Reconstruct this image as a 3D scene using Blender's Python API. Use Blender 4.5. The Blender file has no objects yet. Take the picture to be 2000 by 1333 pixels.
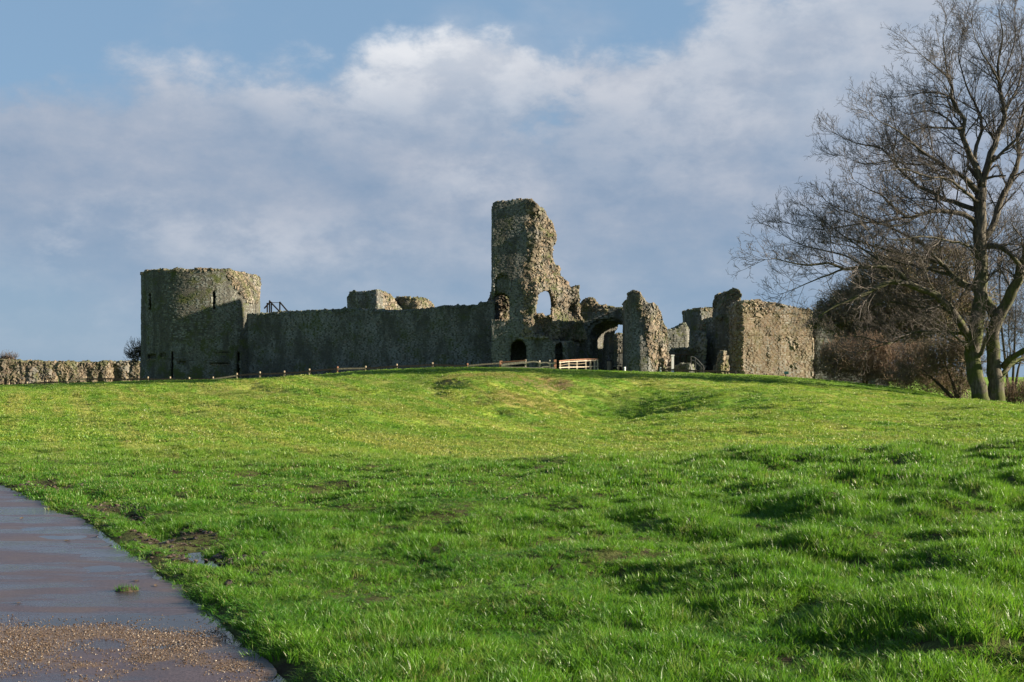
import bpy, math, random, time
import numpy as np
from mathutils import Vector, Matrix, Euler

T0 = time.time()
random.seed(11)
RNG = np.random.default_rng(11)
R = math.radians
scene = bpy.context.scene
COL = scene.collection

# ------------------------------------------------------------------ camera
EYE = 1.65          # eye height above the path
FPX = 2400.0        # focal length in pixels of a 2000 px wide picture
HOR = 735.0         # horizon row of a 1333 px high picture
cam_d = bpy.data.cameras.new('camera')
cam_d.sensor_width = 36.0
cam_d.lens = FPX / 2000.0 * 36.0
cam_d.shift_y = (HOR - 666.5) / 2000.0
cam_d.clip_start = 0.1
cam_d.clip_end = 20000.0
cam = bpy.data.objects.new('camera', cam_d)
cam.location = (0, 0, EYE)
cam.rotation_euler = (R(90), 0, 0)
COL.objects.link(cam)
scene.camera = cam

# ------------------------------------------------------------------ light
SUN_EL = 19.0
SUN_AZ = 93.8       # clockwise from the view direction
EXPOSURE = 2.0
sun_dir = Vector((math.cos(R(SUN_EL)) * math.sin(R(SUN_AZ)), math.cos(R(SUN_EL)) * math.cos(R(SUN_AZ)), math.sin(R(SUN_EL))))
sun_d = bpy.data.lights.new('sun', 'SUN')
sun_d.energy = 4.6
sun_d.angle = R(0.53)
sun_d.color = (1.0, 0.86, 0.66)
sun = bpy.data.objects.new('sun', sun_d)
sun.rotation_euler = sun_dir.to_track_quat('Z', 'Y').to_euler()
sun.location = (60, 0, 40)
COL.objects.link(sun)

vs = scene.view_settings
vs.view_transform = 'Standard'
vs.look = 'None'
vs.gamma = 1.0
vs.use_curve_mapping = False
vs.exposure = EXPOSURE


class NT:
    """small node-tree helper"""
    def __init__(self, tree):
        self.t = tree
        self.n = tree.nodes
        self.l = tree.links

    def new(self, typ, ins=None, **props):
        nd = self.n.new(typ)
        for k, v in props.items():
            setattr(nd, k, v)
        if ins:
            for k, v in ins.items():
                self.set(nd, k, v)
        return nd

    def set(self, nd, k, v):
        sock = nd.inputs[k]
        if isinstance(v, bpy.types.NodeSocket):
            self.l.new(v, sock)
        else:
            if isinstance(v, tuple) and len(v) == 3 and sock.type == 'RGBA':
                v = (*v, 1.0)
            sock.default_value = v

    def math(self, op, a, b=None, c=None, clamp=False):
        nd = self.n.new('ShaderNodeMath')
        nd.operation = op
        nd.use_clamp = clamp
        for i, v in enumerate((a, b, c)):
            if v is not None:
                self.set(nd, i, v)
        return nd.outputs[0]

    def vmath(self, op, a, b=None):
        nd = self.n.new('ShaderNodeVectorMath')
        nd.operation = op
        for i, v in enumerate((a, b)):
            if v is not None:
                self.set(nd, i, v)
        return nd.outputs['Value'] if op in ('DOT_PRODUCT', 'LENGTH') else nd.outputs[0]

    def mix(self, fac, a, b, blend='MIX'):
        nd = self.n.new('ShaderNodeMix')
        nd.data_type = 'RGBA'
        nd.blend_type = blend
        self.set(nd, 0, fac)
        self.set(nd, 6, a)
        self.set(nd, 7, b)
        return nd.outputs[2]

    def ramp(self, fac, a, b, smooth=True):
        nd = self.n.new('ShaderNodeMapRange')
        nd.interpolation_type = 'SMOOTHSTEP' if smooth else 'LINEAR'
        self.set(nd, 0, fac)
        self.set(nd, 1, a)
        self.set(nd, 2, b)
        return nd.outputs[0]

    def cramp(self, fac, stops):
        nd = self.n.new('ShaderNodeValToRGB')
        el = nd.color_ramp.elements
        while len(el) < len(stops):
            el.new(0.5)
        for e, (p, c) in zip(el, stops):
            e.position = p
            e.color = (*c, 1.0)
        self.set(nd, 0, fac)
        return nd.outputs[0]

    def noise(self, vec, scale, detail=4.0, rough=0.55, dist=0.0):
        nd = self.new('ShaderNodeTexNoise', {'Scale': scale, 'Detail': detail, 'Roughness': rough, 'Distortion': dist})
        if vec is not None:
            self.set(nd, 'Vector', vec)
        return nd.outputs[0]


# ------------------------------------------------------------------ world: clear Nishita sky with a bank of cloud
world = bpy.data.worlds.new('World')
scene.world = world
world.use_nodes = True
w = NT(world.node_tree)
w.n.clear()
sky = w.new('ShaderNodeTexSky', sky_type='NISHITA', sun_disc=False, sun_elevation=R(SUN_EL), sun_rotation=R(SUN_AZ),
            air_density=1.0, dust_density=0.6, ozone_density=2.2)
bg_sky = w.new('ShaderNodeBackground', {'Color': sky.outputs[0], 'Strength': 0.050})
tc = w.new('ShaderNodeTexCoord')
dirv = tc.outputs['Generated']
sep = w.new('ShaderNodeSeparateXYZ', {0: dirv})
dx, dy, dz = sep.outputs
horiz = w.math('SQRT', w.math('ADD', w.math('MULTIPLY', dx, dx), w.math('MULTIPLY', dy, dy)))
elev = w.math('ARCTAN2', dz, horiz)                       # radians above the horizon
azim = w.math('ARCTAN2', dx, dy)                          # radians clockwise from the view direction
# cloud texture space: direction with the height stretched so that clouds lie flat
cst = w.new('ShaderNodeCombineXYZ', {0: dx, 1: dy, 2: w.math('MULTIPLY', dz, 1.7)}).outputs[0]
n_big = w.noise(cst, 6.5, 7.0, 0.56, 0.15)
n_mid = w.noise(w.vmath('ADD', cst, (3.1, 1.7, 0.4)), 17.0, 9.0, 0.62, 0.12)
n_soft = w.noise(w.vmath('ADD', cst, (7.3, 2.2, 5.4)), 4.2, 5.0, 0.55)
cstw = w.new('ShaderNodeCombineXYZ', {0: dx, 1: dy, 2: w.math('MULTIPLY', dz, 4.0)}).outputs[0]
n_wisp = w.noise(cstw, 8.0, 8.0, 0.64, 0.25)

toward = (0.034, 0.0, 0.040)          # a step towards the sun and up, to shade the billows
n_big_s = w.noise(w.vmath('ADD', cst, toward), 6.5, 7.0, 0.56, 0.15)
n_mid_s = w.noise(w.vmath('ADD', w.vmath('ADD', cst, (3.1, 1.7, 0.4)), (0.016, 0.0, 0.020)), 17.0, 9.0, 0.62, 0.12)


def blob(px, py, sx, sy):
    """soft bump in the sky round a bearing and height (in radians)"""
    a = math.atan((px - 1000) / FPX)
    e = math.atan((HOR - py) / FPX)
    da = w.math('DIVIDE', w.math('SUBTRACT', azim, a), sx)
    de = w.math('DIVIDE', w.math('SUBTRACT', elev, e), sy)
    q = w.math('ADD', w.math('MULTIPLY', da, da), w.math('MULTIPLY', de, de))
    return w.math('POWER', 2.718, w.math('MULTIPLY', q, -1.0))


def addm(*xs):
    s = xs[0]
    for x in xs[1:]:
        s = w.math('ADD', s, x)
    return s


def mul(a, b):
    return w.math('MULTIPLY', a, b)


# upper edge of the cloud bank, raised where the two cumulus heads stand
heads = addm(mul(blob(850, 150, 0.085, 0.055), 0.075), mul(blob(1480, 110, 0.12, 0.07), 0.085), mul(blob(1850, 20, 0.12, 0.09), 0.09),
             mul(blob(400, 200, 0.07, 0.05), 0.035))
edge = addm(0.236, heads)
depth = addm(edge, mul(elev, -1.0), mul(w.math('SUBTRACT', n_big, 0.5), 0.17), mul(w.math('SUBTRACT', n_mid, 0.5), 0.12))
bank = w.ramp(depth, -0.008, 0.050)
# bank thins out towards the horizon at the far side
thin = w.ramp(addm(elev, mul(w.math('SUBTRACT', n_soft, 0.5), 0.16), mul(azim, 0.10)), 0.0, 0.085)
bank = mul(bank, w.math('ADD', 0.62, mul(thin, 0.36)))
# loose high cloud everywhere else
high = mul(w.ramp(w.math('ADD', mul(n_soft, 0.6), mul(n_big, 0.4)), 0.50, 0.72), 0.55)
high = mul(high, w.ramp(elev, 0.05, 0.3))
cover = w.math('MAXIMUM', bank, high)
veil_col = (0.228, 0.368, 0.545)
lit_edge = w.ramp(depth, 0.105, 0.020)
glow = addm(mul(blob(860, 125, 0.080, 0.040), 1.55), mul(blob(1500, 125, 0.11, 0.06), 0.62), mul(blob(1750, 40, 0.10, 0.07), 0.45),
            mul(blob(380, 150, 0.09, 0.03), 0.32))
puffs = addm(mul(blob(930, 355, 0.05, 0.026), 0.55), mul(blob(560, 490, 0.09, 0.022), 0.50), mul(blob(1250, 190, 0.09, 0.04), 0.40), mul(blob(120, 500, 0.02, 0.02), 0.5), mul(blob(270, 440, 0.06, 0.018), 0.4),
             mul(blob(650, 210, 0.09, 0.03), 0.30), mul(blob(1300, 330, 0.10, 0.03), 0.2))
emboss = addm(mul(w.math('SUBTRACT', n_big, n_big_s), 0.36), mul(w.math('SUBTRACT', n_mid, n_mid_s), 0.20))
texl = w.ramp(n_mid, 0.34, 0.66)
bright = w.math('ADD', mul(mul(glow, w.math('ADD', 0.35, mul(texl, 0.65))), w.math('ADD', 0.45, mul(lit_edge, 0.65))),
                addm(mul(emboss, 0.5), mul(lit_edge, 0.07), mul(puffs, mul(w.ramp(n_mid, 0.36, 0.64), 0.42))), clamp=True)
body = w.cramp(addm(mul(n_soft, 0.40), mul(n_wisp, 0.22), mul(n_mid, 0.18), mul(n_big, 0.20), emboss), [(0.34, (0.242, 0.342, 0.488)), (0.46, (0.298, 0.382, 0.515)), (0.55, (0.350, 0.418, 0.535)), (0.68, (0.450, 0.492, 0.585))])
# the lower the cloud, the bluer
body = w.mix(mul(w.ramp(elev, 0.16, 0.0), 0.60), body, (0.258, 0.408, 0.572))
ccol = w.mix(bright, body, (0.80, 0.82, 0.86))
bg_cloud = w.new('ShaderNodeBackground', {'Color': ccol, 'Strength': 2.0 ** (-EXPOSURE)})
bg_veil = w.new('ShaderNodeBackground', {'Color': veil_col, 'Strength': 2.0 ** (-EXPOSURE)})
vmix = w.new('ShaderNodeMixShader', {0: 0.82, 1: bg_sky.outputs[0], 2: bg_veil.outputs[0]})
wmix = w.new('ShaderNodeMixShader', {0: cover, 1: vmix.outputs[0], 2: bg_cloud.outputs[0]})
w.new('ShaderNodeOutputWorld', {0: wmix.outputs[0]})


# ------------------------------------------------------------------ noise in numpy
def _hash(ix, iy, iz, seed):
    h = (ix.astype(np.int64) * 374761393 + iy.astype(np.int64) * 668265263 + iz.astype(np.int64) * 2147483647 + seed * 974711) & 0xFFFFFFFF
    h = ((h ^ (h >> 13)) * 1274126177) & 0xFFFFFFFF
    h = ((h ^ (h >> 16)) * 2246822519) & 0xFFFFFFFF
    return ((h ^ (h >> 15)) & 0xFFFFFF) / float(0xFFFFFF)


def vnoise(x, y, z=None, seed=0):
    """value noise in -1..1"""
    if z is None:
        z = np.zeros_like(x)
    fx, fy, fz = np.floor(x), np.floor(y), np.floor(z)
    tx, ty, tz = x - fx, y - fy, z - fz
    tx, ty, tz = [t * t * (3 - 2 * t) for t in (tx, ty, tz)]
    ix, iy, iz = fx.astype(np.int64), fy.astype(np.int64), fz.astype(np.int64)
    r = 0
    for a in (0, 1):
        wx = tx if a else 1 - tx
        for b in (0, 1):
            wy = ty if b else 1 - ty
            for c in (0, 1):
                wz = tz if c else 1 - tz
                r = r + wx * wy * wz * _hash(ix + a, iy + b, iz + c, seed)
    return r * 2 - 1


def fbm(x, y, z=None, seed=0, octv=3, gain=0.5):
    s, a, f = 0, 1.0, 1.0
    for o in range(octv):
        s = s + a * vnoise(x * f, y * f, None if z is None else z * f, seed + o * 17)
        a *= gain
        f *= 2.03
    return s


def sstep(a, b, x):
    t = np.clip((x - a) / (b - a), 0, 1)
    return t * t * (3 - 2 * t)


# ------------------------------------------------------------------ objects, names, labels
def link(name, me, mats=None, parent=None):
    o = bpy.data.objects.new(name, me)
    COL.objects.link(o)
    if mats is not None and me is not None:
        for m in (mats if isinstance(mats, (list, tuple)) else [mats]):
            if m.name not in [q.name for q in me.materials if q]:
                me.materials.append(m)
    if parent is not None:
        o.parent = parent
        o.matrix_parent_inverse = Matrix.Translation(-parent.location) if parent.rotation_euler == Euler((0, 0, 0)) else parent.matrix_basis.inverted()
    return o


def tag(o, label=None, cat=None, group=None, kind=None):
    if label:
        o['label'] = label
    if cat:
        o['category'] = cat
    if group:
        o['group'] = group
    if kind:
        o['kind'] = kind
    return o


def thing(name, loc, label, cat, group=None):
    o = bpy.data.objects.new(name, None)
    o.empty_display_size = 0.3
    o.location = loc
    COL.objects.link(o)
    return tag(o, label, cat, group)


def mesh_np(name, v, f, smooth=False):
    """mesh from an (n,3) array and an (m,k) face array (or list of such)"""
    me = bpy.data.meshes.new(name)
    fs = f if isinstance(f, list) and not isinstance(f[0], tuple) else [f]
    fs = [np.asarray(a, np.int32) for a in fs if len(a)]
    me.vertices.add(len(v))
    me.vertices.foreach_set('co', np.asarray(v, np.float32).ravel())
    nl = sum(a.size for a in fs)
    nf = sum(len(a) for a in fs)
    me.loops.add(nl)
    me.loops.foreach_set('vertex_index', np.concatenate([a.ravel() for a in fs]))
    me.polygons.add(nf)
    starts, s = [], 0
    for a in fs:
        k = a.shape[1]
        starts.append(s + np.arange(len(a)) * k)
        s += a.size
    me.polygons.foreach_set('loop_start', np.concatenate(starts).astype(np.int32))
    me.polygons.foreach_set('use_smooth', np.full(nf, smooth))
    me.update(calc_edges=True)
    me.validate()
    return me


class MB:
    """collects boxes, bars and tubes into one mesh"""
    def __init__(self):
        self.v, self.f = [], []

    def add(self, v, f):
        b = len(self.v)
        self.v += [tuple(p) for p in v]
        self.f += [tuple(b + i for i in q) for q in f]

    def box(self, c, s, rz=0.0, jit=0.0, rng=random):
        x, y, z = s[0] / 2, s[1] / 2, s[2] / 2
        pts = []
        for sx, sy, sz in ((-1, -1, -1), (1, -1, -1), (1, 1, -1), (-1, 1, -1), (-1, -1, 1), (1, -1, 1), (1, 1, 1), (-1, 1, 1)):
            px, py, pz = sx * x, sy * y, sz * z
            qx, qy = px * math.cos(rz) - py * math.sin(rz), px * math.sin(rz) + py * math.cos(rz)
            pts.append((c[0] + qx + rng.uniform(-jit, jit), c[1] + qy + rng.uniform(-jit, jit), c[2] + pz + rng.uniform(-jit, jit)))
        self.add(pts, [(0, 3, 2, 1), (4, 5, 6, 7), (0, 1, 5, 4), (1, 2, 6, 5), (2, 3, 7, 6), (3, 0, 4, 7)])

    def beam(self, pts, wy, wz):
        """square-section bar along a polyline: wz tall, wy thick"""
        n = len(pts)
        vs_ = []
        for i, p in enumerate(pts):
            a, b = Vector(pts[max(i - 1, 0)]), Vector(pts[min(i + 1, n - 1)])
            d = (b - a).normalized()
            side = d.cross(Vector((0, 0, 1)))
            side = side.normalized() if side.length > 1e-4 else Vector((1, 0, 0))
            up = side.cross(d).normalized()
            for s, t in ((-1, -1), (1, -1), (1, 1), (-1, 1)):
                vs_.append(Vector(p) + side * (s * wy / 2) + up * (t * wz / 2))
        fs = [(0, 1, 2, 3), tuple(4 * (n - 1) + k for k in (3, 2, 1, 0))]
        for i in range(n - 1):
            for k in range(4):
                a, b = 4 * i + k, 4 * i + (k + 1) % 4
                fs.append((a, a + 4, b + 4, b))
        self.add(vs_, fs)

    def tube(self, pts, rads, sides=8, cap=True):
        n = len(pts)
        vs_ = []
        for i, p in enumerate(pts):
            a, b = Vector(pts[max(i - 1, 0)]), Vector(pts[min(i + 1, n - 1)])
            d = (b - a).normalized()
            ref = Vector((0, 1, 0)) if abs(d.y) < 0.9 else Vector((1, 0, 0))
            s1 = d.cross(ref).normalized()
            s2 = d.cross(s1)
            r = rads[i] if isinstance(rads, (list, tuple)) else rads
            for k in range(sides):
                t = 2 * math.pi * k / sides
                vs_.append(Vector(p) + (s1 * math.cos(t) + s2 * math.sin(t)) * r)
        fs = []
        for i in range(n - 1):
            for k in range(sides):
                a, b = sides * i + k, sides * i + (k + 1) % sides
                fs.append((a, b, b + sides, a + sides))
        if cap:
            fs.append(tuple(range(sides))[::-1])
            fs.append(tuple(sides * (n - 1) + k for k in range(sides)))
        self.add(vs_, fs)

    def build(self, name, mat, parent=None, smooth=False):
        me = bpy.data.meshes.new(name)
        me.from_pydata(self.v, [], self.f)
        if smooth:
            me.polygons.foreach_set('use_smooth', np.full(len(me.polygons), True))
        me.update()
        return link(name, me, mat, parent)


def P(px, py, Y):
    """the point at distance Y seen at a picture position"""
    return ((px - 1000) / FPX * Y, Y, EYE - (py - HOR) / FPX * Y)


def XX(px, Y):
    return (px - 1000) / FPX * Y


def ZZ(py, Y):
    return EYE - (py - HOR) / FPX * Y


# ------------------------------------------------------------------ materials
def mat(name):
    m = bpy.data.materials.new(name)
    m.use_nodes = True
    nt = NT(m.node_tree)
    nt.n.clear()
    return m, nt


def finish(nt, col, rough=0.9, bump=None, bstr=0.4, bdist=0.05, spec=0.3, extra=None):
    ins = {'Base Color': col, 'Roughness': rough, 'Specular IOR Level': spec}
    p = nt.new('ShaderNodeBsdfPrincipled', ins)
    if bump is not None:
        b = nt.new('ShaderNodeBump', {'Height': bump, 'Strength': bstr, 'Distance': bdist})
        nt.l.new(b.outputs[0], p.inputs['Normal'])
    sh = p.outputs[0]
    if extra:
        sh = extra(sh)
    nt.new('ShaderNodeOutputMaterial', {0: sh})
    return p


def stone_mat(name, palette, moss=0.5, single=False, mosscol=(0.050, 0.064, 0.020), dark=0.35):
    """weathered stones: every stone its own tint, lichen and moss in patches"""
    m, n = mat(name)
    geo = n.new('ShaderNodeNewGeometry')
    pos = geo.outputs['Position']
    rnd = n.new('ShaderNodeObjectInfo').outputs['Random'] if single else geo.outputs['Random Per Island']
    base = n.cramp(rnd, palette)
    fine = n.noise(pos, 9.0, 5.0, 0.65)
    base = n.mix(n.ramp(fine, 0.35, 0.75), base, n.mix(0.3, base, (0.40, 0.37, 0.31)))
    stain = n.noise(n.vmath('MULTIPLY', pos, (0.65, 0.65, 0.17)), 1.0, 7.0, 0.66, 0.4)
    base = n.mix(n.math('MULTIPLY', n.ramp(stain, 0.44, 0.60), dark * 1.35, clamp=True), base, (0.034, 0.034, 0.031))
    pale = n.noise(n.vmath('ADD', pos, (31.0, 5.0, 9.0)), 0.42, 5.0, 0.6)
    base = n.mix(n.math('MULTIPLY', n.ramp(pale, 0.49, 0.64), 0.65), base, n.mix(0.45, base, (0.225, 0.245, 0.250)))
    mo = n.noise(n.vmath('ADD', pos, (11.0, 3.0, 7.0)), 0.75, 6.0, 0.66)
    up = n.new('ShaderNodeSeparateXYZ', {0: geo.outputs['Normal']}).outputs[2]
    mf = n.ramp(n.math('ADD', mo, n.math('MULTIPLY', up, 0.22)), 0.52, 0.66)
    base = n.mix(n.math('MULTIPLY', mf, moss), base, mosscol)
    finish(n, base, 0.92, fine, 0.5, 0.03, 0.2)
    return m


GREY = [(0.0, (0.073, 0.078, 0.077)), (0.25, (0.103, 0.111, 0.112)), (0.45, (0.085, 0.082, 0.077)), (0.62, (0.124, 0.133, 0.137)),
        (0.80, (0.091, 0.099, 0.096)), (0.93, (0.151, 0.151, 0.143)), (1.0, (0.101, 0.082, 0.073))]
WARM = [(0.0, (0.107, 0.076, 0.050)), (0.22, (0.143, 0.110, 0.074)), (0.40, (0.085, 0.062, 0.042)), (0.55, (0.121, 0.089, 0.060)),
        (0.70, (0.162, 0.132, 0.096)), (0.84, (0.105, 0.071, 0.047)), (0.95, (0.214, 0.189, 0.152)), (1.0, (0.117, 0.063, 0.042))]
TAN = [(0.0, (0.139, 0.104, 0.070)), (0.2, (0.175, 0.141, 0.098)), (0.36, (0.115, 0.077, 0.052)), (0.5, (0.159, 0.123, 0.083)),
       (0.66, (0.199, 0.168, 0.124)), (0.8, (0.135, 0.099, 0.067)), (0.93, (0.246, 0.227, 0.191)), (1.0, (0.126, 0.068, 0.046))]
M = {}
M['grey_stone'] = stone_mat('grey_flint_stone', GREY, 0.6, dark=0.5)
M['mossy_stone'] = stone_mat('mossy_flint_stone', [(a, (r * .82, g * .86, b * .80)) for a, (r, g, b) in GREY], 0.95, dark=0.6)
M['grey_stone_single'] = stone_mat('grey_flint_stone_block', GREY, 0.75, single=True)
M['rubble_stone'] = stone_mat('brown_rubble_stone', WARM, 0.7, dark=0.45)
M['rubble_stone_single'] = stone_mat('brown_rubble_stone_block', WARM, 0.5, single=True, dark=0.3)
M['tan_stone'] = stone_mat('tan_sandstone', TAN, 0.35, dark=0.25)
M['tan_stone_single'] = stone_mat('tan_sandstone_block', TAN, 0.3, single=True, dark=0.25)


def core_mat(name, a, b, moss):
    m, n = mat(name)
    geo = n.new('ShaderNodeNewGeometry')
    pos = geo.outputs['Position']
    f1 = n.noise(pos, 2.6, 6.0, 0.7)
    f2 = n.noise(pos, 11.0, 4.0, 0.7)
    c = n.mix(n.ramp(f1, 0.35, 0.65), a, b)
    c = n.mix(n.math('MULTIPLY', n.ramp(f2, 0.52, 0.7), 0.4), c, (0.21, 0.19, 0.145))
    mo = n.noise(n.vmath('ADD', pos, (11.0, 3.0, 7.0)), 0.75, 6.0, 0.66)
    up = n.new('ShaderNodeSeparateXYZ', {0: geo.outputs['Normal']}).outputs[2]
    mf = n.ramp(n.math('ADD', mo, n.math('MULTIPLY', up, 0.26)), 0.50, 0.64)
    c = n.mix(n.math('MULTIPLY', mf, moss), c, (0.062, 0.072, 0.022))
    finish(n, c, 0.95, n.math('ADD', f1, f2), 0.8, 0.12, 0.15)
    return m


M['grey_core'] = core_mat('lime_mortar_grey', (0.050, 0.050, 0.045), (0.090, 0.088, 0.076), 0.8)
M['warm_core'] = core_mat('lime_mortar_brown', (0.068, 0.052, 0.035), (0.130, 0.100, 0.066), 0.7)
M['tan_core'] = core_mat('lime_mortar_tan', (0.090, 0.064, 0.042), (0.165, 0.124, 0.083), 0.45)


def wood_mat(name, a, b, scale=6.0, rough=0.8):
    m, n = mat(name)
    tco = n.new('ShaderNodeTexCoord').outputs['Object']
    g = n.noise(n.vmath('MULTIPLY', tco, (scale, scale, scale * 0.25)), 3.0, 5.0, 0.65)
    k = n.noise(tco, 1.7, 3.0, 0.6)
    c = n.mix(n.ramp(g, 0.35, 0.68), a, b)
    c = n.mix(n.math('MULTIPLY', n.ramp(k, 0.5, 0.75), 0.4), c, (a[0] * 0.6, a[1] * 0.62, a[2] * 0.6))
    finish(n, c, rough, g, 0.4, 0.01)
    return m


M['pale_wood'] = wood_mat('bleached_oak', (0.24, 0.195, 0.145), (0.42, 0.37, 0.30))
M['post_wood'] = wood_mat('weathered_post_wood', (0.17, 0.13, 0.09), (0.30, 0.25, 0.18))
M['dark_wood'] = wood_mat('dark_rail_wood', (0.020, 0.015, 0.012), (0.042, 0.032, 0.025))
M['red_wood'] = wood_mat('red_brown_post_wood', (0.16, 0.075, 0.045), (0.25, 0.125, 0.075))
m, n = mat('black_iron')
finish(n, n.mix(n.noise(None, 30.0), (0.012, 0.012, 0.013), (0.03, 0.024, 0.02)), 0.55, spec=0.5)
M['iron'] = m
m, n = mat('galvanised_rail')
finish(n, n.mix(n.noise(None, 20.0), (0.05, 0.05, 0.052), (0.10, 0.10, 0.105)), 0.5, spec=0.5)
M['galvanised'] = m
m, n = mat('white_painted_post')
finish(n, n.mix(n.noise(None, 14.0), (0.66, 0.65, 0.62), (0.80, 0.79, 0.76)), 0.6)
M['white_paint'] = m
m, n = mat('teal_sign_board')
finish(n, n.mix(n.noise(None, 14.0), (0.03, 0.10, 0.11), (0.05, 0.15, 0.16)), 0.5)
M['teal'] = m


# ------------------------------------------------------------------ terrain heights
def pchip(xk, yk, x):
    """monotone cubic through (xk, yk[...]) along axis 0, vectorised over trailing axes"""
    xk = np.asarray(xk, float)
    yk = np.asarray(yk, float)
    h = np.diff(xk)
    d = np.diff(yk, axis=0) / h.reshape((-1,) + (1,) * (yk.ndim - 1))
    m_ = np.zeros_like(yk)
    m_[1:-1] = np.where(d[:-1] * d[1:] > 0, 2 * d[:-1] * d[1:] / np.where(np.abs(d[:-1] + d[1:]) < 1e-9, 1, d[:-1] + d[1:]), 0)
    m_[0], m_[-1] = d[0], d[-1]
    x = np.clip(x, xk[0], xk[-1])
    i = np.clip(np.searchsorted(xk, x) - 1, 0, len(xk) - 2)
    sh = (-1,) + (1,) * (yk.ndim - 1)
    t = ((x - xk[i]) / h[i]).reshape(sh)
    hh = h[i].reshape(sh)
    return ((1 + 2 * t) * (1 - t) ** 2 * yk[i] + t * (1 - t) ** 2 * hh * m_[i] + t * t * (3 - 2 * t) * yk[i + 1] + t * t * (t - 1) * hh * m_[i + 1])


TY = [0, 6, 12, 18, 21, 25, 32, 42, 55, 68, 80, 92, 104, 116, 140, 250, 600]
TPX = [-300, 0, 300, 450, 600, 720, 900, 1200, 1500, 1750, 1830, 1900, 2050, 2400]
TZ = {
    -300: [0, 0, 0, 0, 0, -.02, -.04, -.02, .12, .33, .55, 0.66, .50, .35, .1, -.5, -3],
    0:    [0, 0, 0, 0, -.02, -.05, -.04, .0, .16, .43, .72, 0.90, .60, .5, .2, -.5, -3],
    300:  [0, 0, 0, 0, -.02, -.04, -.05, .01, .23, .60, 1.00, 1.26, .72, .7, .7, .2, -3],
    450:  [0, 0, 0, 0, -.02, -.05, -.05, .04, .28, .70, 1.18, 1.37, .95, 1.0, .9, .2, -3],
    600:  [0, 0, 0, .0, -.02, -.06, -.05, .06, .32, .80, 1.36, 1.64, 1.25, 1.3, 1.2, .2, -3],
    720:  [0, .01, .02, .03, -.0, -.09, -.20, -.14, .20, .74, 1.44, 2.02, 1.6, 1.7, 1.5, .3, -3],
    900:  [0, .02, .05, .06, .02, -.15, -.44, -.50, -.12, .60, 1.48, 2.26, 1.90, 2.05, 1.9, .4, -3],
    1200: [0.02, .05, .09, .12, .13, -.08, -.55, -.62, -.24, .40, 1.22, 1.99, 1.75, 2.1, 2.0, .4, -3],
    1500: [0.03, .09, .17, 0.19, 0.20, .02, -.33, -.34, -.08, .34, .95, 1.62, 1.35, 1.75, 1.2, .2, -3],
    1750: [0.03, .12, .22, 0.28, 0.32, .08, -.24, -.32, -.20, .04, .38, .74, .25, -.2, -.6, -1, -3],
    1830: [0.04, .13, .24, 0.31, 0.34, .09, -.22, -.30, -.10, .04, .10, .20, -.3, -.6, -1, -1, -3],
    1900: [0.04, .14, .26, 0.33, 0.36, .10, -.20, -.25, .05, .10, -.12, -.4, -.7, -.8, -1, -1, -3],
    2050: [0.04, .14, .28, 0.35, 0.38, .10, -.15, -.20, .05, -.19, -.4, -.6, -.8, -1, -1, -1, -3],
    2400: [0.04, .14, .28, 0.35, 0.38, .10, -.15, -.20, -.05, -.25, -.4, -.6, -.8, -1, -1, -1, -3],
}
_yk = np.linspace(0, 600, 1201)
_tab = pchip(TY, np.array([TZ[p] for p in TPX]).T, _yk)                 # rows: Y, columns: bearing
_uk = np.linspace(-300, 2400, 541)
_tab = pchip(TPX, _tab.T, _uk).T

EDGE_Y = np.array([-40, 0, 6.6, 9.1, 13.4, 18.4, 24, 32, 60])
EDGE_X = np.array([20.5, 1.94, -1.21, -2.39, -4.55, -7.60, -12.2, -20.5, -55])
PATH_W = 4.6


def edge_x(y):
    return np.interp(y, EDGE_Y, EDGE_X)


def path_dist(x, y):
    """signed distance to the right-hand edge of the path: negative on the path"""
    return (x - edge_x(y)) * 0.89


def base_h(x, y):
    yy = np.maximum(y, 3.0)
    px = np.clip(x / yy * FPX + 1000, -299, 2399)
    fy = np.clip(y, 0, 599.5) / 0.5
    fx = (px + 300) / 5.0
    iy, ix = np.minimum(fy.astype(int), 1199), np.minimum(fx.astype(int), 539)
    ty, tx = fy - iy, fx - ix
    return (_tab[iy, ix] * (1 - ty) * (1 - tx) + _tab[iy + 1, ix] * ty * (1 - tx) + _tab[iy, ix + 1] * (1 - ty) * tx + _tab[iy + 1, ix + 1] * ty * tx)


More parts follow.
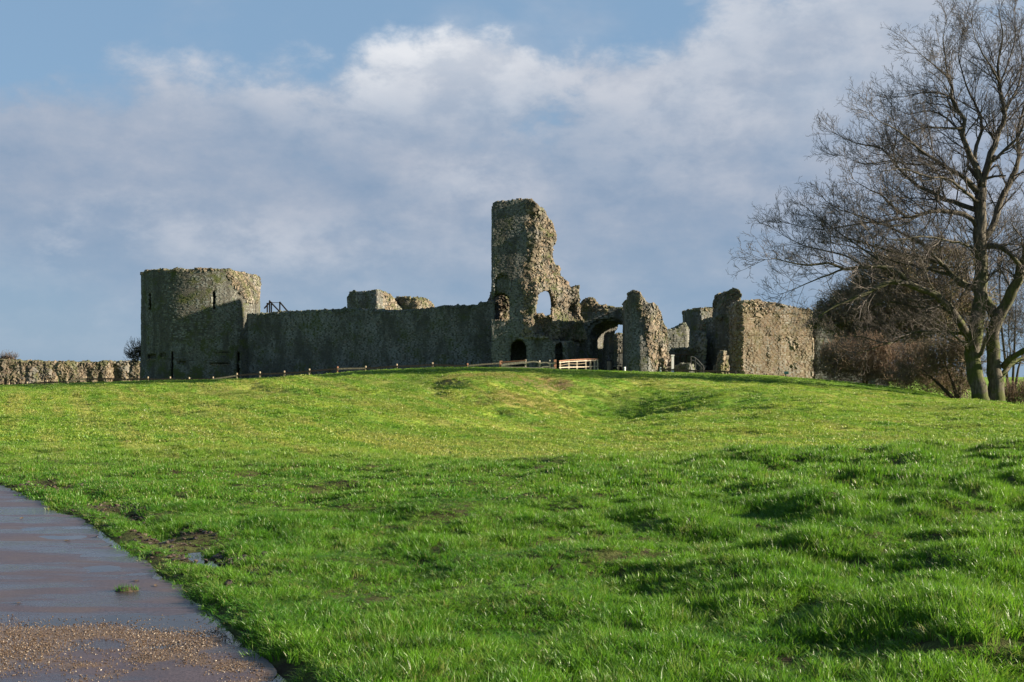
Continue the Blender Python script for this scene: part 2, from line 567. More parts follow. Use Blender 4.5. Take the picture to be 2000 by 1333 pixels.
def H(x, y):
    x, y = np.broadcast_arrays(np.asarray(x, float), np.asarray(y, float))
    z = base_h(x, y)
    d = path_dist(x, y)
    onp = sstep(0.15, -0.15, d) * sstep(-PATH_W - 0.3, -PATH_W, d)      # on the path
    away = np.clip(np.minimum(np.where(d > 0, d, np.where(d < -PATH_W, -PATH_W - d, 0)), 3) / 3, 0, 1)
    near = sstep(40, 20, y)
    lush = near * (0.35 + 0.65 * sstep(-1.5, 4.5, x - (y - 8) * 0.15))
    # hummocks: tussocky near the viewer, broad and low on the far slope
    b1 = fbm(x / 0.85, y / 0.95, seed=3, octv=3, gain=0.55)
    b2 = fbm(x / 2.7 + 5, y / 2.2, seed=9, octv=2)
    z = z + away * (lush * (0.085 * b1 + 0.030 * b2) * (0.38 + 0.62 * sstep(6, 12, y)) + near * 0.062 * b1)
    far = 1 - near
    f1 = fbm(x / 5.5, y / 7.5, seed=21, octv=3)
    f2 = fbm(x / 1.7, y / 2.6, seed=25, octv=2)
    slope = sstep(34, 46, y) * sstep(92, 79, y)
    f3 = fbm(x / 0.75, y / 1.3, seed=27, octv=2)
    z = z + far * slope * (0.15 * f1 + 0.10 * f2 + 0.04 * f3)
    # spur in the middle of the slope, with the hollow beside it and a worn scrape
    pxx = x / np.maximum(y, 3) * FPX + 1000
    spur = np.exp(-((pxx - 960) / 170) ** 2 - ((y - 73) / 9) ** 2)
    hl = pxx - (812 + (78 - y) * 8.0)
    holl = np.where(hl < 0, np.exp(-(hl / 75) ** 2), np.exp(-(hl / 42) ** 2)) * np.exp(-((y - 66) / 12) ** 2) * sstep(84, 73, y)
    hol2 = np.exp(-((pxx - 1190) / 130) ** 2 - ((y - 66) / 8) ** 2)
    scr = np.exp(-((pxx - (1070 - (y - 78) * 6)) / 30) ** 2 - ((y - 76) / 4.0) ** 2)
    bowl = np.exp(-((pxx - 1130) / 190) ** 2 - ((y - 60) / 9) ** 2)
    arm = np.exp(-((pxx - (1480 + (66 - y) * 12)) / 120) ** 2 - ((y - 64) / 13) ** 2)
    z = z + 0.70 * spur - (0.42 + 0.35 * f2) * holl - 0.80 * hol2 - 0.30 * scr - 0.35 * bowl + 0.62 * arm
    # old plough ridges running down the left part of the slope
    rid = np.sin((x * 0.80 + y * 0.42) * 2.0 + 1.3 * vnoise(x / 6, y / 9, seed=31))
    z = z + 0.085 * rid * slope * sstep(900, 500, pxx)
    # verge: a soft lip and a muddy gutter beside the path
    gut = np.exp(-((d - 0.62 - 0.12 * vnoise(y / 1.3, y * 0 + 2.0, seed=5)) / 0.26) ** 2) * sstep(9.6, 11.0, y) * sstep(21.5, 18, y)
    lip = np.exp(-((d - 0.25) / 0.16) ** 2) * (0.5 + 0.5 * vnoise(y / 0.8, y * 0 + 7.0, seed=6))
    z = z + near * (0.05 * lip - 0.08 * gut + 0.05 * gut * fbm(x / 0.3, y / 0.3, seed=8, octv=2) + 0.03 * sstep(0, 0.25, d))
    return z * (1 - onp) + (-0.06) * onp


def axis(segs):
    out = [segs[0][0]]
    for a, b, s in segs:
        n_ = max(1, int(round((b - a) / s)))
        out += list(np.linspace(a, b, n_ + 1)[1:])
    return np.array(out)


gx = axis([(-6000, -1500, 1500), (-1500, -300, 200), (-300, -110, 20), (-110, -50, 3), (-50, -14, 0.6), (-14, -8, 0.25), (-8, 9, 0.10),
           (9, 16, 0.2), (16, 50, 0.6), (50, 110, 3), (110, 300, 20), (300, 1500, 200), (1500, 6000, 1500)])
gy = axis([(-300, -60, 40), (-60, -8, 4), (-8, 3, 0.5), (3, 16, 0.10), (16, 27, 0.16), (27, 60, 0.4), (60, 108, 0.5), (108, 150, 2),
           (150, 400, 20), (400, 1500, 150), (1500, 6000, 900)])
GX, GY = np.meshgrid(gx, gy)
GZ = H(GX, GY)
nv, nu = GX.shape
idx = np.arange(nv * nu).reshape(nv, nu)
quads = np.stack([idx[:-1, :-1], idx[:-1, 1:], idx[1:, 1:], idx[1:, :-1]], -1).reshape(-1, 4)
g_me = mesh_np('ground', np.stack([GX, GY, GZ], -1).reshape(-1, 3), quads, smooth=True)


def grass_colour(n, pos, fine_scale=9.0):
    """sward colour by place: lush near the path and the hump, bleached and thatchy on the grazed far slope"""
    sp = n.new('ShaderNodeSeparateXYZ', {0: pos})
    far = n.ramp(n.math('ADD', sp.outputs[1], n.math('MULTIPLY', n.math('SUBTRACT', n.noise(pos, 0.35, 3.0), 0.5), 14.0)), 19.0, 31.0)
    a = n.noise(n.vmath('MULTIPLY', pos, (1, 1, 0)), 0.55, 5.0, 0.6)
    b = n.noise(n.vmath('MULTIPLY', pos, (0.30, 0.55, 0)), 1.0, 6.0, 0.68)
    c = n.noise(n.vmath('MULTIPLY', pos, (1, 1, 0)), 0.085, 3.0, 0.6)
    str_v = n.new('ShaderNodeVectorRotate', {'Vector': pos, 'Angle': -0.36}, rotation_type='Z_AXIS').outputs[0]
    mow = n.noise(n.vmath('MULTIPLY', str_v, (1.0, 0.05, 0)), 1.0, 5.0, 0.62)
    near_c = n.mix(n.ramp(a, 0.32, 0.68), (0.038, 0.142, 0.008), (0.098, 0.232, 0.014))
    far_c = n.mix(n.ramp(b, 0.36, 0.64), (0.118, 0.252, 0.022), (0.262, 0.318, 0.046))
    far_c = n.mix(n.math('MULTIPLY', n.ramp(mow, 0.45, 0.58), 0.75), far_c, (0.295, 0.275, 0.075))
    far_c = n.mix(n.math('MULTIPLY', n.ramp(c, 0.45, 0.62), 0.45), far_c, (0.075, 0.190, 0.014))
    # tussocks and thatch strung out along the contour
    tus = n.noise(n.vmath('MULTIPLY', pos, (0.95, 0.55, 0)), 1.0, 7.0, 0.76, 0.3)
    far_c = n.mix(n.math('MULTIPLY', n.ramp(tus, 0.54, 0.64), 0.50), far_c, (0.060, 0.165, 0.010))
    far_c = n.mix(n.math('MULTIPLY', n.ramp(tus, 0.45, 0.36), 0.50), far_c, (0.250, 0.220, 0.060))
    far_c = n.mix(n.math('MULTIPLY', n.ramp(mow, 0.42, 0.34), 0.55), far_c, (0.056, 0.130, 0.012))
    # worn, bleached ground on the spur, scrapes, then shade painted as dark green
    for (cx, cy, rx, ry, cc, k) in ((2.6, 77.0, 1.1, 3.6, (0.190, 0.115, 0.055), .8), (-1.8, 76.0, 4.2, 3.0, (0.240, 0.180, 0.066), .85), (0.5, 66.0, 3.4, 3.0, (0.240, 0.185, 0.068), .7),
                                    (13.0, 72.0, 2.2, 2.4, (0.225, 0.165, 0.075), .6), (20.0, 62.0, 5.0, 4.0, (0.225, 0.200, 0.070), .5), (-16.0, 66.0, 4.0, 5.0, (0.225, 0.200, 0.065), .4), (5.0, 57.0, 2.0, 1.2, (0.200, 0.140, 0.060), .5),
                                    (9.0, 70.0, 7.0, 5.0, (0.050, 0.142, 0.010), .6), (-6.0, 72.0, 1.6, 9.0, (0.050, 0.140, 0.010), .6), (26.0, 86.0, 9.0, 4.0, (0.050, 0.150, 0.012), .6)):  # painted shade: left-facing hollow, spur edge, ash shadow on the mound shoulder
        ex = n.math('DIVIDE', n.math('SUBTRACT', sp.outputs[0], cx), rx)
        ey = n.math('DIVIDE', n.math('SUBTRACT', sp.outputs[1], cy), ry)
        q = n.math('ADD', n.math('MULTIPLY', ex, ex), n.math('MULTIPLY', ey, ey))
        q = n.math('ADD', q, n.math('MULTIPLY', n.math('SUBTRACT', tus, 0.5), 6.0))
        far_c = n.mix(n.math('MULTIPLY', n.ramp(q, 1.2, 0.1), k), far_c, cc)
    # the crown of the mound in front of the walls is fresher again
    fresh = n.ramp(sp.outputs[1], 78.0, 90.0)
    far_c = n.mix(n.math('MULTIPLY', fresh, 0.7), far_c, n.mix(a, (0.085, 0.200, 0.016), (0.135, 0.230, 0.026)))
    lush = n.noise(n.vmath('MULTIPLY', pos, (1, 1, 0)), 1.9, 5.0, 0.66)
    near_c = n.mix(n.math('MULTIPLY', n.ramp(lush, 0.51, 0.62), 0.70), near_c, (0.018, 0.076, 0.006))
    return n.mix(far, near_c, far_c), far, a, b


m, n = mat('turf_soil')
geo = n.new('ShaderNodeNewGeometry')
pos = geo.outputs['Position']
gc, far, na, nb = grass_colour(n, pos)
soil_n = n.noise(pos, 3.5, 5.0, 0.65)
soil = n.mix(soil_n, (0.020, 0.016, 0.011), (0.050, 0.037, 0.022))
thatch = n.mix(n.noise(pos, 14.0, 4.0, 0.7), (0.038, 0.060, 0.014), (0.085, 0.088, 0.030))
near_mix = n.mix(n.ramp(soil_n, 0.45, 0.62), thatch, soil)
tuft_n = n.noise(n.vmath('MULTIPLY', pos, (1.2, 1.0, 0)), 2.4, 6.0, 0.72)
gc2 = n.mix(n.math('MULTIPLY', n.ramp(tuft_n, 0.60, 0.72), 0.55), gc, (0.035, 0.075, 0.012))
gc2 = n.mix(n.math('MULTIPLY', n.ramp(tuft_n, 0.40, 0.28), 0.5), gc2, (0.15, 0.125, 0.045))
# worn earth: a few scrapes on the far bank
scr = n.noise(n.vmath('MULTIPLY', pos, (0.20, 0.34, 0)), 1.0, 5.0, 0.62)
gc2 = n.mix(n.math('MULTIPLY', n.ramp(scr, 0.63, 0.72), 0.7), gc2, (0.16, 0.105, 0.055))
sps = n.new('ShaderNodeSeparateXYZ', {0: pos})
for (cx, cy, rx, ry) in ((2.2, 75.5, 2.0, 3.4), (-1.6, 73.0, 3.6, 2.0), (10.4, 68.0, 1.6, 1.6)):
    ex = n.math('DIVIDE', n.math('SUBTRACT', sps.outputs[0], cx), rx)
    ey = n.math('DIVIDE', n.math('SUBTRACT', sps.outputs[1], cy), ry)
    q = n.math('ADD', n.math('MULTIPLY', ex, ex), n.math('MULTIPLY', ey, ey))
    q = n.math('ADD', q, n.math('MULTIPLY', n.math('SUBTRACT', nb, 0.5), 3.0))
    gc2 = n.mix(n.math('MULTIPLY', n.ramp(q, 1.0, 0.3), 0.75), gc2, (0.155, 0.112, 0.058))
col = n.mix(n.math('MULTIPLY', far, 0.92), near_mix, gc2)
finish(n, col, 0.95, n.math('ADD', tuft_n, n.noise(pos, 9.0, 6.0, 0.75)), 0.8, 0.14, 0.1)
M['turf'] = m
ground = tag(link('ground', g_me, M['turf']), kind='structure')

# ------------------------------------------------------------------ path: wet asphalt with standing water and loose shingle
py_ = axis([(-30, 4, 1.0), (4, 22, 0.07), (22, 58, 0.5)])
pw_ = np.concatenate([np.linspace(0, -2.4, 30), np.linspace(-2.5, -PATH_W, 12)])
PY, PW = np.meshgrid(py_, pw_, indexing='ij')
wob = np.where(PW == 0, 0.11 * fbm(PY / 0.6, PY * 0, seed=44, octv=3), 0)
PXX = edge_x(PY) + PW / 0.89 + wob


def path_h(x, y):
    d = path_dist(x, y)
    wv = fbm(x / 2.6, y / 0.75, seed=41, octv=2)
    fine_ = fbm(x / 0.35, y / 0.30, seed=47, octv=2)
    s = 0.0062 * wv + 0.0030 * fine_ - 0.004 * sstep(-1.2, -0.1, d)
    s = s + 0.010 * sstep(7.9, 7.4, y) * fbm(x / 0.55 + 3, y / 0.7, seed=49, octv=3)
    return s


PZ = path_h(PXX, PY)
nv, nu = PXX.shape
idx = np.arange(nv * nu).reshape(nv, nu)
pq = np.stack([idx[:-1, :-1], idx[1:, :-1], idx[1:, 1:], idx[:-1, 1:]], -1).reshape(-1, 4)
p_me = mesh_np('path', np.stack([PXX, PY, PZ], -1).reshape(-1, 3), pq[:, ::-1], smooth=True)


def shingle_density(x, y):
    d = fbm(x / 0.50 + 3, y / 0.62, seed=49, octv=3) + 0.30 * vnoise(x / 0.13, y / 0.13, seed=50) + 0.30
    return d * sstep(8.3, 7.5, y) + 0.45 * np.exp(-((y - 7.95) / 0.22) ** 2) - 0.35 * sstep(7.9, 8.9, y)


at = p_me.attributes.new('grit', 'FLOAT', 'POINT')
at.data.foreach_set('value', np.clip(shingle_density(PXX, PY), 0, 1).astype(np.float32).ravel())
m, n = mat('wet_asphalt')
geo = n.new('ShaderNodeNewGeometry')
pos = geo.outputs['Position']
g1 = n.noise(pos, 48.0, 5.0, 0.78)
g2 = n.noise(pos, 1.4, 5.0, 0.6)
g3 = n.noise(n.vmath('MULTIPLY', pos, (0.30, 1.25, 1)), 1.3, 5.0, 0.62)
wet = n.ramp(g3, 0.44, 0.58)
c = n.mix(n.ramp(g1, 0.35, 0.7), (0.036, 0.027, 0.032), (0.078, 0.058, 0.065))
c = n.mix(n.math('MULTIPLY', n.ramp(g2, 0.46, 0.66), 0.55), c, (0.070, 0.050, 0.042))
c = n.mix(n.math('MULTIPLY', wet, 0.62), c, (0.022, 0.018, 0.021))
gr = n.new('ShaderNodeAttribute', attribute_name='grit').outputs['Fac']
g4 = n.noise(pos, 120.0, 2.0, 0.7)
c = n.mix(n.math('MULTIPLY', n.ramp(n.math('ADD', gr, n.math('MULTIPLY', n.math('SUBTRACT', g4, 0.5), 0.5)), 0.05, 0.35), 0.85), c, n.mix(g4, (0.050, 0.033, 0.021), (0.160, 0.102, 0.058)))
p = finish(n, c, n.math('SUBTRACT', 0.50, n.math('MULTIPLY', wet, 0.40)), g1, 0.45, 0.008, 0.42)
M['asphalt'] = m
tag(link('path', p_me, M['asphalt']), kind='structure')

# standing water lies level; the uneven asphalt and mud rise through it
m, n = mat('rain_water')
gl = n.new('ShaderNodeBsdfGlossy', {'Color': (1, 1, 1), 'Roughness': 0.03})
tr = n.new('ShaderNodeBsdfTransparent', {'Color': (0.80, 0.80, 0.78)})
fr = n.new('ShaderNodeFresnel', {'IOR': 1.33})
geo = n.new('ShaderNodeNewGeometry')
bp = n.new('ShaderNodeBump', {'Height': n.noise(geo.outputs['Position'], 5.0, 2.0), 'Strength': 0.05, 'Distance': 0.02})
n.l.new(bp.outputs[0], gl.inputs['Normal'])
mx = n.new('ShaderNodeMixShader', {0: fr.outputs[0], 1: tr.outputs[0], 2: gl.outputs[0]})
n.new('ShaderNodeOutputMaterial', {0: mx.outputs[0]})
M['water'] = m


def water_sheet(name, ys, dlo, dhi, z):
    pts, fs = [], []
    for k, y in enumerate(ys):
        e = float(edge_x(y))
        pts += [(e + dlo / 0.89, y, z), (e + dhi / 0.89, y, z)]
        if k:
            fs.append((2 * k - 2, 2 * k - 1, 2 * k + 1, 2 * k))
    me = bpy.data.meshes.new(name)
    me.from_pydata(pts, [], fs)
    me.update()
    return tag(link(name, me, M['water']), kind='structure')


water_sheet('water', np.linspace(4, 22, 60), -4.4, 0.02, -0.0076)
water_sheet('water', np.linspace(10.5, 20.5, 40), 0.25, 1.1, -0.046)

# loose shingle on the near part of the path
ns = 210000
sy = RNG.uniform(4.6, 9.8, ns)
sx = edge_x(sy) - RNG.uniform(0.02, 2.6, ns) / 0.89
dens = shingle_density(sx, sy)
keep = dens > RNG.uniform(-0.25, 1.0, ns)
sx, sy = sx[keep], sy[keep]
sz = path_h(sx, sy)


# ------------------------------------------------------------------ scattering by instances
def unlinked(name, v, f, material, smooth=False):
    me = mesh_np(name, np.asarray(v), f, smooth)
    me.materials.append(material)
    return bpy.data.objects.new(name, me)


def scatter(name, pts, rot, scl, kind_idx, sources, material):
    """one object: a cloud of points that carries a copy of a source on every point"""
    me = bpy.data.meshes.new(name)
    me.vertices.add(len(pts))
    me.vertices.foreach_set('co', np.asarray(pts, np.float32).ravel())
    a = me.attributes.new('rot', 'FLOAT_VECTOR', 'POINT')
    a.data.foreach_set('vector', np.asarray(rot, np.float32).ravel())
    a = me.attributes.new('scl', 'FLOAT_VECTOR', 'POINT')
    a.data.foreach_set('vector', np.asarray(scl, np.float32).ravel())
    a = me.attributes.new('pick', 'INT', 'POINT')
    a.data.foreach_set('value', np.asarray(kind_idx, np.int32))
    o = tag(link(name, me, material), kind='stuff')
    c = bpy.data.collections.new(name + '_sources')
    for s in sources:
        c.objects.link(s)
    ng = bpy.data.node_groups.new(name + '_scatter', 'GeometryNodeTree')
    ng.interface.new_socket('Geometry', in_out='INPUT', socket_type='NodeSocketGeometry')
    ng.interface.new_socket('Geometry', in_out='OUTPUT', socket_type='NodeSocketGeometry')
    t = NT(ng)
    gi = t.new('NodeGroupInput')
    go = t.new('NodeGroupOutput')
    ci = t.new('GeometryNodeCollectionInfo', {'Collection': c, 'Separate Children': True, 'Reset Children': True})
    ra = t.new('GeometryNodeInputNamedAttribute', {'Name': 'rot'}, data_type='FLOAT_VECTOR')
    sa = t.new('GeometryNodeInputNamedAttribute', {'Name': 'scl'}, data_type='FLOAT_VECTOR')
    pa = t.new('GeometryNodeInputNamedAttribute', {'Name': 'pick'}, data_type='INT')
    er = t.new('FunctionNodeEulerToRotation', {0: ra.outputs[0]})
    io = t.new('GeometryNodeInstanceOnPoints', {'Points': gi.outputs[0], 'Instance': ci.outputs[0], 'Pick Instance': True,
                                                'Instance Index': pa.outputs[0], 'Rotation': er.outputs[0], 'Scale': sa.outputs[0]})
    t.l.new(io.outputs[0], go.inputs[0])
    md = o.modifiers.new('scatter', 'NODES')
    md.node_group = ng
    return o


m, n = mat('shingle')
rnd = n.new('ShaderNodeObjectInfo').outputs['Random']
c = n.cramp(rnd, [(0.0, (0.045, 0.028, 0.017)), (0.3, (0.095, 0.058, 0.032)), (0.55, (0.058, 0.040, 0.028)), (0.8, (0.125, 0.085, 0.050)), (0.95, (0.17, 0.128, 0.088)), (1.0, (0.30, 0.26, 0.20))])
finish(n, c, 0.45, spec=0.5)
M['shingle'] = m
peb = []
for k in range(4):
    v = np.array([(1, 0, 0), (-1, 0, 0), (0, 1, 0), (0, -1, 0), (0, 0, 0.7), (0, 0, -0.7), (.7, .7, .2), (-.7, .7, .25), (.7, -.7, .2), (-.7, -.7, .2)], float)
    v += RNG.uniform(-0.18, 0.18, v.shape)
    f = [(4, 0, 6), (4, 6, 2), (4, 2, 7), (4, 7, 1), (4, 1, 9), (4, 9, 3), (4, 3, 8), (4, 8, 0), (5, 6, 0), (5, 2, 6), (5, 7, 2), (5, 1, 7), (5, 9, 1), (5, 3, 9), (5, 8, 3), (5, 0, 8)]
    peb.append(unlinked('pebble_%d' % k, v, f, M['shingle']))
npb = len(sx)
r_ = 0.0015 + 0.0050 * RNG.uniform(0, 1, npb) ** 3.0
scatter('gravel', np.stack([sx, sy, sz + r_ * 0.35], -1), RNG.uniform(-0.5, 6.2, (npb, 3)) * np.array([0.1, 0.1, 1]), np.stack([r_] * 3, -1),
        RNG.integers(0, 4, npb), peb, M['shingle'])

m, n = mat('wet_soil_clod')
rnd = n.new('ShaderNodeObjectInfo').outputs['Random']
finish(n, n.mix(rnd, (0.016, 0.011, 0.007), (0.052, 0.035, 0.021)), 0.55, n.noise(None, 3.0), 0.5, 0.02, 0.4)
M['clod'] = m
clods = []
for k in range(3):
    v = np.array([(1, 0, 0), (-1, 0, 0), (0, 1, 0), (0, -1, 0), (0, 0, 0.7), (0, 0, -0.7), (.7, .7, .2), (-.7, .7, .25), (.7, -.7, .2), (-.7, -.7, .2)], float)
    v += RNG.uniform(-0.28, 0.28, v.shape)
    clods.append(unlinked('clod_%d' % k, v, [(4, 0, 6), (4, 6, 2), (4, 2, 7), (4, 7, 1), (4, 1, 9), (4, 9, 3), (4, 3, 8), (4, 8, 0), (5, 6, 0), (5, 2, 6), (5, 7, 2), (5, 1, 7), (5, 9, 1), (5, 3, 9), (5, 8, 3), (5, 0, 8)], M['clod']))
nc = 3000
cy_ = RNG.uniform(9.5, 21, nc)
cx_ = edge_x(cy_) + RNG.normal(0.62, 0.30, nc) / 0.89
ck = fbm(cx_ / 0.55 + 9, cy_ / 0.5, seed=61, octv=3) > RNG.uniform(-0.5, 0.7, nc)
cx_, cy_ = cx_[ck], cy_[ck]
cr_ = 0.006 + 0.030 * RNG.uniform(0, 1, len(cx_)) ** 2.5
scatter('mud', np.stack([cx_, cy_, H(cx_, cy_) + cr_ * .2], -1), RNG.uniform(-.6, .6, (len(cx_), 3)) * np.array([1, 1, 5]), np.stack([cr_] * 3, -1), RNG.integers(0, 3, len(cx_)), clods, M['clod'])

# ------------------------------------------------------------------ grass
m, n = mat('grass_blade')
geo = n.new('ShaderNodeNewGeometry')
pos = geo.outputs['Position']
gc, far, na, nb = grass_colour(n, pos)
oi = n.new('ShaderNodeObjectInfo').outputs['Random']
isl = geo.outputs['Random Per Island']
c = n.mix(n.math('MULTIPLY', n.ramp(oi, 0.6, 1.0), 0.45), gc, (0.150, 0.215, 0.048))
c = n.mix(n.math('MULTIPLY', n.ramp(isl, 0.86, 0.88), n.math('SUBTRACT', 0.75, n.math('MULTIPLY', far, 0.5))), c, (0.26, 0.225, 0.10))
c = n.mix(n.math('MULTIPLY', n.ramp(oi, 0.32, 0.0), 0.60), c, (0.022, 0.074, 0.014))
c = n.mix(n.math('MULTIPLY', n.math('MULTIPLY', n.math('GREATER_THAN', n.math('FRACT', n.math('MULTIPLY', oi, 37.0)), 0.91), n.ramp(na, 0.40, 0.58)), 0.65), c, (0.185, 0.150, 0.062))
c = n.mix(n.math('MULTIPLY', far, n.math('MULTIPLY', n.ramp(oi, 0.22, 0.0), 0.7)), c, (0.050, 0.130, 0.010))
c = n.mix(n.math('MULTIPLY', far, n.math('MULTIPLY', n.ramp(oi, 0.82, 1.0), 0.4)), c, (0.26, 0.28, 0.055))
pr = n.new('ShaderNodeBsdfPrincipled', {'Base Color': c, 'Roughness': 0.40, 'Specular IOR Level': 0.32})
tl = n.new('ShaderNodeBsdfTranslucent', {'Color': n.mix(0.35, c, (0.17, 0.36, 0.012))})
mx = n.new('ShaderNodeMixShader', {0: 0.42, 1: pr.outputs[0], 2: tl.outputs[0]})
n.new('ShaderNodeOutputMaterial', {0: mx.outputs[0]})
M['grass'] = m


def tuft(name, nb_, rad, h, wid, lean, segs, seed):
    g = np.random.default_rng(seed)
    V, F4, F3 = [], [], []
    for _ in range(nb_):
        a, r = g.uniform(0, 6.283), rad * math.sqrt(g.uniform(0, 1))
        bx, by = r * math.cos(a), r * math.sin(a)
        ha = a + g.normal(0, 0.9)
        hh = h * g.uniform(0.55, 1.15)
        ln = lean * g.uniform(0.25, 1.35)
        wd = wid * g.uniform(0.7, 1.2)
        fa = g.uniform(0, 6.283)
        sx_, sy_ = math.cos(fa) * wd / 2, math.sin(fa) * wd / 2
        b = len(V)
        for s in range(segs):
            t = s / segs
            o_ = ln * hh * t ** 1.7
            z = hh * (t - 0.22 * ln * t * t)
            k = 1 - 0.35 * t
            cx, cy = bx + math.cos(ha) * o_, by + math.sin(ha) * o_
            V += [(cx - sx_ * k, cy - sy_ * k, z - (0.012 if s == 0 else 0)), (cx + sx_ * k, cy + sy_ * k, z - (0.012 if s == 0 else 0))]
        o_ = ln * hh
        V.append((bx + math.cos(ha) * o_, by + math.sin(ha) * o_, hh * (1 - 0.22 * ln)))
        for s in range(segs - 1):
            F4.append((b + 2 * s, b + 2 * s + 1, b + 2 * s + 3, b + 2 * s + 2))
        F3.append((b + 2 * segs - 2, b + 2 * segs - 1, b + 2 * segs))
    return unlinked(name, V, [F4, F3], M['grass'])


tufts = [tuft('tuft_0%d' % k, 38, 0.055, 0.072, 0.0046, 0.8, 3, 100 + k) for k in range(4)]           # near
tufts += [tuft('tuft_1%d' % k, 38, 0.11, 0.070, 0.0092, 0.8, 2, 200 + k) for k in range(3)]             # middle distance
tufts += [tuft('tuft_2%d' % k, 40, 0.22, 0.085, 0.024, 0.9, 2, 300 + k) for k in range(3)]              # far
bands = [(3.6, 9, 360, 0), (9, 15, 230, 0), (15, 21, 135, 1), (21, 30, 95, 1), (30, 46, 42, 2), (46, 70, 28, 2), (70, 97, 17, 2)]
gp, gr, gs, gk = [], [], [], []
for (ya, yb, dn, lod) in bands:
    half = 0.50
    wide = 4.5 if ya < 30 else 6.0
    area = half * (yb * yb - ya * ya) + 2 * wide * (yb - ya)
    cnt = int(area * dn * (0.95 if ya < 50 else 1.0))
    tq = RNG.uniform(0, 1, cnt)
    cq = half * ya * ya + 2 * wide * ya + tq * area
    y = (-wide + np.sqrt(wide * wide + half * cq)) / half
    x = RNG.uniform(-1, 1, cnt) * (half * y + wide)
    d = path_dist(x, y)
    bare = fbm(x / 0.55 + 9, y / 0.5, seed=61, octv=3)
    verge = np.exp(-((d - 0.60) / 0.30) ** 2) * sstep(9.8, 11.0, y) * sstep(21.5, 18.5, y)
    patch = np.zeros_like(x)
    for (qx, qy, qr) in ((-3.7, 12.9, .36), (-2.0, 10.1, .22), (-1.75, 9.5, .20), (0.45, 12.9, .22), (-5.2, 15.2, .42), (-7.4, 18.6, .8), (-1.0, 8.7, .25), (-4.5, 16.2, .35), (0.9, 7.5, .22), (-0.3, 9.4, 0.22)):
        patch = np.maximum(patch, np.exp(-((x - qx) ** 2 + ((y - qy) * 0.8) ** 2) / (qr * qr)))
    pr_ = sstep(-0.05, 0.16, d + 0.05 * vnoise(y / 0.25, x / 0.25, seed=62)) + sstep(-PATH_W - 0.05, -PATH_W - 0.25, d)
    keepp = pr_ * np.clip(1 - 1.15 * verge * (0.55 + 1.1 * bare) - 0.7 * patch * (0.7 + 0.9 * bare) - 0.5 * sstep(0.42, 0.75, bare), 0.03, 1)
    if lod == 2:
        scr_ = fbm(x / 4.0, y / 3.0, seed=64, octv=3)
        keepp = keepp * np.clip(1 - 0.6 * sstep(0.3, 0.7, scr_), 0.2, 1)
    k_ = RNG.uniform(0, 1, cnt) < keepp
    x, y, d, bare = x[k_], y[k_], d[k_], bare[k_]
    cnt = len(x)
    z = H(x, y)
    lush = sstep(-3.0, 4.0, x - (y - 8) * 0.15) * sstep(34, 22, y)
    cl = fbm(x / 0.65, y / 0.55, seed=66, octv=3)
    hgt = (0.62 + 0.55 * lush + 0.72 * np.clip(cl, -0.75, 1.3)) * RNG.uniform(0.65, 1.35, cnt)
    hgt = hgt * np.where(d < 0.5, 0.75, 1.0)
    if lod == 2:
        hgt = (0.58 + 0.45 * np.clip(cl, -0.8, 1.3)) * RNG.uniform(0.7, 1.3, cnt) * (0.75 + 0.25 * sstep(34, 55, y)) * (1 - 0.4 * sstep(80, 92, y))
    hgt = np.clip(hgt, 0.25, 1.9)
    wd_ = RNG.uniform(0.85, 1.25, cnt)
    rt = np.stack([RNG.normal(0, 0.16, cnt), RNG.normal(-0.06, 0.16, cnt), RNG.uniform(0, 6.283, cnt)], -1)
    gp.append(np.stack([x, y, z], -1))
    gr.append(rt)
    gs.append(np.stack([wd_, wd_, hgt], -1))
    gk.append(RNG.integers(0, (4, 3, 3)[lod], cnt) + (0, 4, 7)[lod])
GP, GR, GS, GK = np.concatenate(gp), np.concatenate(gr), np.concatenate(gs), np.concatenate(gk)
scatter('grass', GP, GR, GS, GK, tufts, M['grass'])
print('grass tufts', len(GP), 'pebbles', npb, round(time.time() - T0, 1))


# ------------------------------------------------------------------ ruins: solids given as distance fields, meshed with surface nets
def poly_sd(px_, py_, poly):
    """signed distance (negative inside) to a polygon"""
    d2 = np.full(px_.shape, 1e18)
    sign = np.ones(px_.shape)
    k = len(poly)
    for i in range(k):
        ax, ay = poly[i]
        bx, by = poly[i - 1]
        ex, ey = bx - ax, by - ay
        wx, wy = px_ - ax, py_ - ay
        t = np.clip((wx * ex + wy * ey) / (ex * ex + ey * ey + 1e-12), 0, 1)
        qx, qy = wx - ex * t, wy - ey * t
        d2 = np.minimum(d2, qx * qx + qy * qy)
        c1, c2, c3 = py_ >= ay, py_ < by, ex * wy > ey * wx
        flip = (c1 & c2 & c3) | (~c1 & ~c2 & ~c3)
        sign = np.where(flip, -sign, sign)
    return sign * np.sqrt(d2)


